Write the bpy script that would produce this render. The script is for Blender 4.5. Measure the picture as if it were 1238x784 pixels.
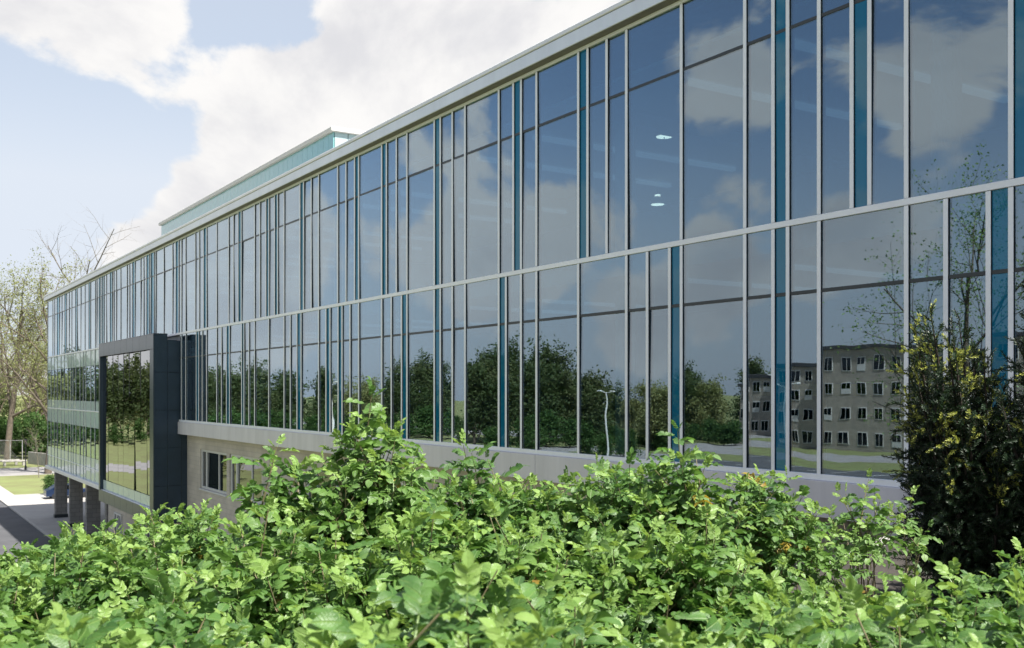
import bpy, math, random
import numpy as np
from mathutils import Vector, Matrix
R = math.radians
random.seed(7); rng = np.random.default_rng(7)
scene = bpy.context.scene
for o in list(bpy.data.objects): bpy.data.objects.remove(o)
COL = scene.collection
# ------------------------------------------------------------------ frame of reference
# camera over the origin; facade is the plane Y = D, running along -X; Z below is measured from the eye, EYE lifts it so low ground = 0
EYE = 10.2; D = 13.0; S_, C_ = 0.5393, 0.8421
def X_at(u, Y=D):                       # X of a vertical plane Y seen in the direction of photo column u
    t = (u - 619) / 1238.0
    return Y * (t * S_ - C_) / (S_ + t * C_)
def PT(u, depth, v=None, z=None):       # a place by bearing and distance
    t = (u - 619) / 1238.0; lat = t * depth
    zz = z if z is not None else (475 - v) / 1238.0 * depth
    return Vector((-C_ * depth + S_ * lat, S_ * depth + C_ * lat, zz))
# ------------------------------------------------------------------ camera
cam = bpy.data.cameras.new('camera'); camo = bpy.data.objects.new('camera', cam); COL.objects.link(camo)
camo.location = (0, 0, EYE)
fw = Vector((-C_, S_, 0)); camo.rotation_euler = fw.to_track_quat('-Z', 'Y').to_euler()
cam.sensor_width = 36; cam.lens = 36; cam.shift_y = 0.0665; cam.clip_start = 0.05; cam.clip_end = 8000
cam.dof.use_dof = True; cam.dof.focus_distance = 7.0; cam.dof.aperture_fstop = 9.0
scene.camera = camo
# ------------------------------------------------------------------ world, sun, exposure
SUN_EL, SUN_AZ = 57.0, 17.0             # azimuth from +X towards +Y
w = bpy.data.worlds.new('World'); scene.world = w; w.use_nodes = True
nt = w.node_tree; nt.nodes.clear(); N = nt.nodes.new; Lk = nt.links.new
def val(x):
    n = N('ShaderNodeValue'); n.outputs[0].default_value = x; return n.outputs[0]
def mth(op, a, b=None, clamp=False):
    n = N('ShaderNodeMath'); n.operation = op; n.use_clamp = clamp
    for i, x in enumerate((a, b)):
        if x is None: continue
        if isinstance(x, (int, float)): n.inputs[i].default_value = x
        else: Lk(x, n.inputs[i])
    return n.outputs[0]
def mrange(x, a, b, c=0.0, d=1.0, smooth=True):
    n = N('ShaderNodeMapRange'); n.interpolation_type = 'SMOOTHSTEP' if smooth else 'LINEAR'
    Lk(x, n.inputs[0])
    for i, q in enumerate((a, b, c, d)): n.inputs[i + 1].default_value = q
    return n.outputs[0]
def mixc(f, a, b):
    n = N('ShaderNodeMix'); n.data_type = 'RGBA'
    if isinstance(f, float): n.inputs[0].default_value = f
    else: Lk(f, n.inputs[0])
    for k, x in ((6, a), (7, b)):
        if isinstance(x, tuple): n.inputs[k].default_value = x
        else: Lk(x, n.inputs[k])
    return n.outputs[2]
sky = N('ShaderNodeTexSky'); sky.sky_type = 'NISHITA'; sky.sun_disc = False
sky.sun_elevation = R(SUN_EL); sky.sun_rotation = R(90 - SUN_AZ)
sky.air_density = 1.0; sky.dust_density = 1.2; sky.ozone_density = 1.0
SKY_S = 0.048
tc = N('ShaderNodeTexCoord'); dirv = tc.outputs['Generated']
def noise(vec, scale, detail=8, rough=0.55, dist=0.0, off=(0, 0, 0), sc=(1, 1, 1)):
    m = N('ShaderNodeMapping'); Lk(vec, m.inputs[0]); m.inputs['Location'].default_value = off; m.inputs['Scale'].default_value = sc
    n = N('ShaderNodeTexNoise'); Lk(m.outputs[0], n.inputs['Vector'])
    n.inputs['Scale'].default_value = scale; n.inputs['Detail'].default_value = detail
    n.inputs['Roughness'].default_value = rough; n.inputs['Distortion'].default_value = dist
    return n.outputs[0]
def blob(u, v, rad, amt, mirror=False):
    d = PT(u, 1.0, v=v).normalized()
    if mirror: d.y = -d.y               # the part of the sky that the facade mirrors
    n = N('ShaderNodeVectorMath'); n.operation = 'DOT_PRODUCT'; Lk(dirv, n.inputs[0]); n.inputs[1].default_value = d
    return mrange(n.outputs['Value'], math.cos(R(rad)), 1.0, 0.0, amt)
cn = noise(dirv, 2.6, 12, 0.58, 0.30, (0.35, 0.1, 0.0), (1, 1, 1.35))
cov = mth('ADD', mth('MULTIPLY', mth('SUBTRACT', cn, 0.5), 2.7), 0.5)
for b in ((540, 90, 14, 0.20), (680, 0, 18, 0.14), (205, 240, 6.5, 0.34), (310, 120, 4.5, 0.26), (80, 15, 8, 0.42), (285, 5, 6.5, -0.34), (90, 140, 6.5, -0.34), (20, 240, 9, -0.5), (150, 190, 4, -0.16), (250, 165, 2.5, -0.22),
          (740, 170, 10, -0.25, True), (1190, 50, 9, 0.30, True), (1000, 190, 5, -0.2, True), (950, 275, 6, 0.38, True), (690, 290, 4.5, 0.36, True), (880, 120, 4, 0.22, True), (560, 320, 5, 0.36, True), (400, 350, 7, 0.36, True), (190, 330, 11, 0.42, True), (1120, 235, 6, 0.30, True), (600, 372, 4, 0.36, True), (770, 385, 3.5, 0.34, True), (865, 345, 4, 0.36, True), (1040, 312, 5, 0.34, True)):
    cov = mth('ADD', cov, blob(*b))
cmask = mrange(cov, 0.52, 0.66)
cn2 = noise(dirv, 2.6, 12, 0.58, 0.30, (0.35 - 0.02, 0.1, -0.045), (1, 1, 1.35))
cshade = mth('ADD', mth('MULTIPLY', mth('SUBTRACT', cn2, cn), 3.2), mth('MULTIPLY', mth('SUBTRACT', cov, 0.6), 0.5))
ccol = mixc(mrange(cshade, -0.12, 0.42), (1.0, 0.985, 0.97, 1), (0.77, 0.77, 0.80, 1))
CLOUD = 0.295
sc = N('ShaderNodeVectorMath'); sc.operation = 'SCALE'; Lk(sky.outputs[0], sc.inputs[0]); sc.inputs[3].default_value = SKY_S
cs = N('ShaderNodeVectorMath'); cs.operation = 'SCALE'; Lk(ccol, cs.inputs[0]); cs.inputs[3].default_value = CLOUD
# thin high veil that whitens the lower sky
sep = N('ShaderNodeSeparateXYZ'); Lk(dirv, sep.inputs[0])
veil = mth('ADD', mth('MULTIPLY', mrange(sep.outputs[2], 0.04, 0.30, 0.96, 0.03), mrange(noise(dirv, 1.6, 4, 0.5, 0.3, (2, 1, 0)), 0.25, 0.62, 0.75, 1.0)), blob(180, 120, 36, 0.66), True)
skyv = mixc(veil, sc.outputs[0], (0.225, 0.245, 0.275, 1))
full = mixc(cmask, skyv, cs.outputs[0])
bg = N('ShaderNodeBackground'); Lk(full, bg.inputs[0]); bg.inputs[1].default_value = 1.0
ow = N('ShaderNodeOutputWorld'); Lk(bg.outputs[0], ow.inputs[0])
sl = bpy.data.lights.new('sun', 'SUN'); so = bpy.data.objects.new('sun', sl); COL.objects.link(so)
sl.energy = 3.3; sl.angle = R(0.6); sl.color = (1.0, 0.955, 0.88)
sd = Vector((math.cos(R(SUN_AZ)) * math.cos(R(SUN_EL)), math.sin(R(SUN_AZ)) * math.cos(R(SUN_EL)), math.sin(R(SUN_EL))))
so.rotation_euler = (-sd).to_track_quat('-Z', 'Y').to_euler(); so.location = (20, 0, 60)
vs = scene.view_settings; vs.view_transform = 'Standard'; vs.look = 'None'; vs.gamma = 1; vs.use_curve_mapping = False
vs.exposure = 1.75
scene.render.resolution_x = 1024; scene.render.resolution_y = 648
scene.cycles.transparent_max_bounces = 24; scene.cycles.max_bounces = 7; scene.cycles.glossy_bounces = 4; scene.cycles.diffuse_bounces = 3; scene.cycles.transmission_bounces = 4
# ------------------------------------------------------------------ materials
MATS = {}
def mat(name, col=(0.5, 0.5, 0.5), rough=0.6, metal=0.0, spec=0.5, var=0.0, vscale=3.0, bump=0.0, bscale=20.0, bdist=0.01, col2=None, build=None, streak=None):
    m = bpy.data.materials.new(name); m.use_nodes = True; MATS[name] = m
    t = m.node_tree; p = t.nodes['Principled BSDF']
    p.inputs['Base Color'].default_value = (*col, 1); p.inputs['Roughness'].default_value = rough
    p.inputs['Metallic'].default_value = metal; p.inputs['Specular IOR Level'].default_value = spec
    geo = t.nodes.new('ShaderNodeNewGeometry')
    if var > 0:
        n = t.nodes.new('ShaderNodeTexNoise'); src = geo.outputs['Position']
        if streak:
            mp_ = t.nodes.new('ShaderNodeMapping'); t.links.new(src, mp_.inputs[0]); mp_.inputs['Scale'].default_value = streak; src = mp_.outputs[0]
        t.links.new(src, n.inputs['Vector'])
        n.inputs['Scale'].default_value = vscale; n.inputs['Detail'].default_value = 6; n.inputs['Roughness'].default_value = 0.65
        mr = t.nodes.new('ShaderNodeMapRange'); t.links.new(n.outputs[0], mr.inputs[0]); mr.inputs[1].default_value = 0.3; mr.inputs[2].default_value = 0.7
        mx = t.nodes.new('ShaderNodeMix'); mx.data_type = 'RGBA'; t.links.new(mr.outputs[0], mx.inputs[0])
        a = col2 if col2 else tuple(c * (1 - var) for c in col); b = tuple(min(1, c * (1 + var)) for c in col)
        mx.inputs[6].default_value = (*a, 1); mx.inputs[7].default_value = (*b, 1)
        t.links.new(mx.outputs[2], p.inputs['Base Color'])
    if bump > 0:
        n = t.nodes.new('ShaderNodeTexNoise'); t.links.new(geo.outputs['Position'], n.inputs['Vector'])
        n.inputs['Scale'].default_value = bscale; n.inputs['Detail'].default_value = 5
        bp = t.nodes.new('ShaderNodeBump'); bp.inputs['Strength'].default_value = bump; bp.inputs['Distance'].default_value = bdist
        t.links.new(n.outputs[0], bp.inputs['Height']); t.links.new(bp.outputs[0], p.inputs['Normal'])
    if build: build(t, p, geo)
    return m
mat('white_metal', (0.80, 0.815, 0.86), 0.35, 0.1, 0.5, 0.05, 1.2)
mat('dark_gasket', (0.022, 0.028, 0.032), 0.45)
mat('rail', (0.03, 0.036, 0.042), 0.4)
mat('fascia_metal', (0.72, 0.745, 0.82), 0.34, 0.2, 0.5, 0.07, 1.0, streak=(1.4, 1.4, 0.2))
mat('coping_metal', (0.76, 0.76, 0.80), 0.38, 0.1, 0.5, 0.05, 0.8)
mat('soffit_brown', (0.20, 0.185, 0.165), 0.6, var=0.1)
mat('beam_metal', (0.60, 0.58, 0.62), 0.45, 0.1, 0.5, 0.10, 1.0, streak=(2.2, 2.2, 0.25))
mat('navy_panel', (0.034, 0.056, 0.082), 0.28, 0.4, 0.5, 0.18, 0.9, 0.04, 3.0, 0.01)
mat('navy_joint', (0.008, 0.010, 0.013), 0.6)
mat('interior_white', (0.62, 0.62, 0.60), 0.8)
mat('interior_grey', (0.20, 0.20, 0.205), 0.8, var=0.15, vscale=0.6)
mat('interior_floor', (0.14, 0.13, 0.12), 0.4, var=0.15, vscale=0.6)
mat('interior_yellow', (0.55, 0.47, 0.10), 0.7)
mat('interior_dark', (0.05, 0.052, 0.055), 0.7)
mat('roofing', (0.22, 0.22, 0.22), 0.9, var=0.2)
mat('concrete', (0.36, 0.345, 0.32), 0.85, var=0.25, vscale=2.5, bump=0.3, bscale=40, bdist=0.004)
mat('concrete_shaded', (0.19, 0.185, 0.175), 0.85, var=0.35, vscale=2.0, bump=0.3, bscale=30, bdist=0.004)  # darker copy of concrete: shade on the retaining wall's side put into the colour
mat('paving', (0.34, 0.325, 0.305), 0.85, var=0.12, vscale=0.4)
mat('asphalt', (0.075, 0.076, 0.082), 0.85, var=0.25, vscale=0.5, bump=0.3, bscale=60, bdist=0.005)
mat('old_asphalt', (0.25, 0.24, 0.235), 0.85, var=0.15, vscale=0.3)
mat('kerb', (0.40, 0.385, 0.36), 0.85, var=0.15)
mat('paint', (0.7, 0.7, 0.68), 0.7)
mat('soil', (0.042, 0.036, 0.030), 0.95, var=0.4, vscale=6, bump=0.6, bscale=25, bdist=0.03)
mat('bark', (0.12, 0.098, 0.075), 0.9, var=0.35, vscale=4, bump=0.5, bscale=12, bdist=0.03)
mat('bark_pale', (0.17, 0.15, 0.125), 0.9, var=0.3, vscale=3)
mat('yew_wood', (0.035, 0.026, 0.02), 0.9)
mat('cane', (0.16, 0.135, 0.07), 0.7, var=0.4, vscale=15)
mat('cane_dry', (0.20, 0.13, 0.075), 0.8, var=0.3, vscale=15)
mat('window_frame', (0.55, 0.55, 0.55), 0.45)
mat('black_metal', (0.02, 0.02, 0.022), 0.5)
mat('lamp_white', (0.75, 0.75, 0.73), 0.5)
mat('steel', (0.40, 0.40, 0.41), 0.45, 0.4)
mat('purple', (0.10, 0.05, 0.30), 0.7, var=0.3, vscale=30)
mat('petal_white', (0.75, 0.72, 0.75), 0.7)
mat('pot', (0.35, 0.17, 0.09), 0.8)
mat('car_blue', (0.015, 0.03, 0.075), 0.25, 0.2)
mat('tyre', (0.015, 0.015, 0.016), 0.8)
mat('beige_render', (0.36, 0.32, 0.27), 0.85, var=0.1, vscale=0.6)
mat('white_panel', (0.62, 0.61, 0.59), 0.7)
mat('dark_roof', (0.06, 0.06, 0.065), 0.8)
mat('mortar', (0.42, 0.40, 0.37), 0.9)
mat('stone_block', (0.27, 0.245, 0.215), 0.85, var=0.22, vscale=5, bump=0.3, bscale=60, bdist=0.004)
def brickmat(name, c1, c2, cm, bw, bh, msize, axes='XZ', strength=0.5):
    def bld(t, p, geo):
        s = t.nodes.new('ShaderNodeSeparateXYZ'); t.links.new(geo.outputs['Position'], s.inputs[0])
        c = t.nodes.new('ShaderNodeCombineXYZ')
        a = t.nodes.new('ShaderNodeMath'); a.operation = 'ADD'
        t.links.new(s.outputs[0], a.inputs[0]); t.links.new(s.outputs[1], a.inputs[1])
        t.links.new(a.outputs[0], c.inputs[0]); t.links.new(s.outputs[2], c.inputs[1])
        b = t.nodes.new('ShaderNodeTexBrick'); t.links.new(c.outputs[0], b.inputs['Vector'])
        b.inputs['Scale'].default_value = 1.0; b.inputs['Brick Width'].default_value = bw; b.inputs['Row Height'].default_value = bh
        b.inputs['Mortar Size'].default_value = msize; b.inputs['Mortar Smooth'].default_value = 0.2
        b.inputs['Color1'].default_value = (*c1, 1); b.inputs['Color2'].default_value = (*c2, 1); b.inputs['Mortar'].default_value = (*cm, 1)
        n = t.nodes.new('ShaderNodeTexNoise'); t.links.new(geo.outputs['Position'], n.inputs['Vector']); n.inputs['Scale'].default_value = 1.3; n.inputs['Detail'].default_value = 5
        mr = t.nodes.new('ShaderNodeMapRange'); t.links.new(n.outputs[0], mr.inputs[0]); mr.inputs[1].default_value = 0.25; mr.inputs[2].default_value = 0.75; mr.inputs[3].default_value = 0.86; mr.inputs[4].default_value = 1.12
        mx = t.nodes.new('ShaderNodeMix'); mx.data_type = 'RGBA'; mx.blend_type = 'MULTIPLY'; mx.inputs[0].default_value = 1
        t.links.new(b.outputs[0], mx.inputs[6]); t.links.new(mr.outputs[0], mx.inputs[7]); t.links.new(mx.outputs[2], p.inputs['Base Color'])
        bp = t.nodes.new('ShaderNodeBump'); bp.invert = True; bp.inputs['Strength'].default_value = strength; bp.inputs['Distance'].default_value = 0.008
        t.links.new(b.outputs['Fac'], bp.inputs['Height']); t.links.new(bp.outputs[0], p.inputs['Normal'])
    return mat(name, c1, 0.85, build=bld)
brickmat('stone_wall', (0.50, 0.455, 0.405), (0.45, 0.41, 0.365), (0.40, 0.37, 0.335), 0.9, 0.2, 0.012)
brickmat('grey_block', (0.25, 0.24, 0.225), (0.20, 0.195, 0.185), (0.14, 0.135, 0.13), 0.6, 0.3, 0.015)
brickmat('beige_brick', (0.40, 0.355, 0.30), (0.35, 0.31, 0.26), (0.33, 0.30, 0.265), 1.2, 0.4, 0.02, strength=0.3)
def glass(name, tint, ior, refl=(0.93, 0.95, 1.0), wave=0.0018, rough=0.0, body=None, bodymix=0.0, power=3.4):
    m = bpy.data.materials.new(name); m.use_nodes = True; MATS[name] = m
    t = m.node_tree; t.nodes.clear(); n = t.nodes.new; l = t.links.new
    geo = n('ShaderNodeNewGeometry')
    inf = n('ShaderNodeObjectInfo')
    comb = n('ShaderNodeVectorMath'); comb.operation = 'ADD'; l(geo.outputs['Position'], comb.inputs[0])
    rs = n('ShaderNodeVectorMath'); rs.operation = 'SCALE'; rs.inputs[0].default_value = (17, 31, 23); l(inf.outputs['Random'], rs.inputs[3]); l(rs.outputs[0], comb.inputs[1])
    nz = n('ShaderNodeTexNoise'); l(comb.outputs[0], nz.inputs['Vector']); nz.inputs['Scale'].default_value = 0.9; nz.inputs['Detail'].default_value = 1.5
    bp = n('ShaderNodeBump'); bp.inputs['Strength'].default_value = 1.0; bp.inputs['Distance'].default_value = wave; l(nz.outputs[0], bp.inputs['Height'])
    g = n('ShaderNodeBsdfGlossy'); g.inputs['Color'].default_value = (*refl, 1); g.inputs['Roughness'].default_value = rough; l(bp.outputs[0], g.inputs['Normal'])
    tr = n('ShaderNodeBsdfTransparent'); tr.inputs['Color'].default_value = (*tint, 1)
    under = tr.outputs[0]
    if body:
        df = n('ShaderNodeBsdfDiffuse'); df.inputs['Color'].default_value = (*body, 1)
        mb = n('ShaderNodeMixShader'); mb.inputs[0].default_value = bodymix; l(under, mb.inputs[1]); l(df.outputs[0], mb.inputs[2]); under = mb.outputs[0]
    dt = n('ShaderNodeVectorMath'); dt.operation = 'DOT_PRODUCT'; l(geo.outputs['Incoming'], dt.inputs[0]); l(geo.outputs['Normal'], dt.inputs[1])
    def mm(op, a, b=None):
        q_ = n('ShaderNodeMath'); q_.operation = op
        for k_, x_ in enumerate((a, b)):
            if x_ is None: continue
            if isinstance(x_, (int, float)): q_.inputs[k_].default_value = x_
            else: l(x_, q_.inputs[k_])
        return q_.outputs[0]
    r0 = ((ior - 1) / (ior + 1)) ** 2                 # Schlick reflectance of one face of the pane
    fr = mm('ADD', mm('MULTIPLY', mm('POWER', mm('SUBTRACT', 1.0, mm('ABSOLUTE', dt.outputs['Value'])), power), 1 - r0), r0)
    mx = n('ShaderNodeMixShader'); l(fr, mx.inputs[0]); l(under, mx.inputs[1]); l(g.outputs[0], mx.inputs[2])
    o = n('ShaderNodeOutputMaterial'); l(mx.outputs[0], o.inputs[0])
    return m
glass('glass_clear', (0.40, 0.56, 0.64), 2.75, (0.80, 0.915, 1.0), power=2.9, wave=0.0019)
glass('glass_teal', (0.04, 0.34, 0.52), 1.8, (0.6, 0.85, 1.0), body=(0.005, 0.17, 0.30), bodymix=0.7, power=5.0)
glass('glass_spandrel', (0.4, 0.6, 0.58), 1.6, body=(0.60, 0.71, 0.69), bodymix=0.9, power=7.0)
glass('glass_channel', (0.3, 0.6, 0.6), 1.4, body=(0.22, 0.47, 0.48), bodymix=0.9, rough=0.15)
glass('glass_channel_sunlit', (0.4, 0.65, 0.66), 1.5, body=(0.45, 0.60, 0.62), bodymix=0.85, rough=0.15)  # same channel glass, sunlight on the end put into a paler body colour
glass('glass_dark', (0.10, 0.13, 0.15), 1.55)
glass('glass_box', (0.18, 0.24, 0.25), 2.3, wave=0.001)
m = mat('lamp_glow', (0.9, 0.6, 0.4), 0.5); p = m.node_tree.nodes['Principled BSDF']; p.inputs['Emission Color'].default_value = (1.0, 0.72, 0.5, 1); p.inputs['Emission Strength'].default_value = 1.4
m = mat('tube_glow', (0.9, 0.9, 0.9), 0.5); p = m.node_tree.nodes['Principled BSDF']; p.inputs['Emission Color'].default_value = (0.9, 0.95, 1.0, 1); p.inputs['Emission Strength'].default_value = 0.05
def leafmat(name, cA, cB, cC=None, scale=18, rough=0.45, trans=0.3, tcol=(0.25, 0.42, 0.05), spec=0.45, big=None, veins=False):
    m = bpy.data.materials.new(name); m.use_nodes = True; MATS[name] = m
    t = m.node_tree; t.nodes.clear(); n = t.nodes.new; l = t.links.new
    geo = n('ShaderNodeNewGeometry')
    nz = n('ShaderNodeTexNoise'); l(geo.outputs['Position'], nz.inputs['Vector']); nz.inputs['Scale'].default_value = scale; nz.inputs['Detail'].default_value = 2
    cr = n('ShaderNodeValToRGB'); l(nz.outputs[0], cr.inputs[0]); cr.color_ramp.elements[0].position = 0.32; cr.color_ramp.elements[1].position = 0.68
    cr.color_ramp.elements[0].color = (*cA, 1); cr.color_ramp.elements[1].color = (*cB, 1)
    out = cr.outputs[0]
    if cC:
        nz2 = n('ShaderNodeTexNoise'); l(geo.outputs['Position'], nz2.inputs['Vector']); nz2.inputs['Scale'].default_value = big or scale * 0.15; nz2.inputs['Detail'].default_value = 3
        mr = n('ShaderNodeMapRange'); l(nz2.outputs[0], mr.inputs[0]); mr.inputs[1].default_value = 0.45; mr.inputs[2].default_value = 0.75
        mx = n('ShaderNodeMix'); mx.data_type = 'RGBA'; l(mr.outputs[0], mx.inputs[0]); l(out, mx.inputs[6]); mx.inputs[7].default_value = (*cC, 1); out = mx.outputs[2]
    vein = None
    if veins:
        def mm(op, a, b=None, c=None):
            q_ = n('ShaderNodeMath'); q_.operation = op
            for k_, x_ in enumerate((a, b, c)):
                if x_ is None: continue
                if isinstance(x_, (int, float)): q_.inputs[k_].default_value = x_
                else: l(x_, q_.inputs[k_])
            return q_.outputs[0]
        uvn = n('ShaderNodeUVMap'); uvn.uv_map = 'UVMap'; sx = n('ShaderNodeSeparateXYZ'); l(uvn.outputs[0], sx.inputs[0])
        av = mm('ABSOLUTE', sx.outputs[1]); ph = mm('SUBTRACT', mm('MULTIPLY', sx.outputs[0], 8.0), mm('MULTIPLY', av, 2.6))
        sn = mm('SINE', mm('MULTIPLY', ph, 6.283)); lat_ = mm('SMOOTH_MIN', 1.0, mm('MAXIMUM', mm('MULTIPLY_ADD', sn, 2.5, -1.5), 0.0), 0.1)
        mid = mm('MAXIMUM', mm('SUBTRACT', 1.0, mm('MULTIPLY', av, 9.0)), 0.0); vein = mm('MAXIMUM', mm('MULTIPLY', lat_, 0.45), mid)
        mv = n('ShaderNodeMix'); mv.data_type = 'RGBA'; l(mm('MULTIPLY', vein, 0.55), mv.inputs[0]); l(out, mv.inputs[6]); mv.inputs[7].default_value = (0.24, 0.34, 0.10, 1); out = mv.outputs[2]
    p = n('ShaderNodeBsdfPrincipled'); l(out, p.inputs['Base Color']); p.inputs['Roughness'].default_value = rough; p.inputs['Specular IOR Level'].default_value = spec
    nz3 = n('ShaderNodeTexNoise'); l(geo.outputs['Position'], nz3.inputs['Vector']); nz3.inputs['Scale'].default_value = 260; nz3.inputs['Detail'].default_value = 2
    bp = n('ShaderNodeBump'); bp.inputs['Strength'].default_value = 0.35; bp.inputs['Distance'].default_value = 0.003; l(nz3.outputs[0], bp.inputs['Height']); l(bp.outputs[0], p.inputs['Normal'])
    if vein is not None:
        b2 = n('ShaderNodeBump'); b2.invert = True; b2.inputs['Strength'].default_value = 0.7; b2.inputs['Distance'].default_value = 0.0016; l(vein, b2.inputs['Height']); l(bp.outputs[0], b2.inputs['Normal']); l(b2.outputs[0], p.inputs['Normal'])
    tl = n('ShaderNodeBsdfTranslucent'); tl.inputs['Color'].default_value = (*tcol, 1)
    ms = n('ShaderNodeMixShader'); ms.inputs[0].default_value = trans; l(p.outputs[0], ms.inputs[1]); l(tl.outputs[0], ms.inputs[2])
    o = n('ShaderNodeOutputMaterial'); l(ms.outputs[0], o.inputs[0]); return m
leafmat('rose_leaf', (0.026, 0.084, 0.020), (0.092, 0.195, 0.040), (0.145, 0.255, 0.058), 14, 0.42, 0.25, (0.18, 0.36, 0.06), 0.45, veins=True)
leafmat('rose_leaf_young', (0.16, 0.285, 0.062), (0.26, 0.395, 0.105), None, 14, 0.36, 0.32, (0.32, 0.48, 0.08), veins=True)
leafmat('rose_leaf_old', (0.30, 0.24, 0.03), (0.20, 0.12, 0.03), None, 14, 0.5, 0.3, (0.4, 0.3, 0.03))
leafmat('yew_needle', (0.009, 0.024, 0.010), (0.018, 0.042, 0.014), None, 20, 0.5, 0.08, (0.05, 0.1, 0.02))
leafmat('yew_tip', (0.26, 0.30, 0.06), (0.42, 0.44, 0.11), None, 20, 0.5, 0.3, (0.4, 0.45, 0.06))
leafmat('spring_leaf', (0.19, 0.215, 0.085), (0.27, 0.285, 0.12), (0.14, 0.17, 0.06), 0.8, 0.7, 0.35, (0.35, 0.36, 0.14), 0.2)
leafmat('wood_leaf', (0.035, 0.060, 0.022), (0.075, 0.105, 0.040), (0.11, 0.12, 0.05), 0.5, 0.7, 0.25, (0.14, 0.2, 0.05), 0.2)
leafmat('bush_leaf', (0.03, 0.07, 0.018), (0.065, 0.125, 0.032), None, 0.9, 0.7, 0.2, (0.1, 0.2, 0.04), 0.2)
def grassb(t, p, geo): pass
mat('grass_lawn', (0.13, 0.155, 0.062), 0.95, 0, 0.1, 0.45, 0.25, 0.5, 8.0, 0.05, col2=(0.15, 0.15, 0.075))
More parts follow.
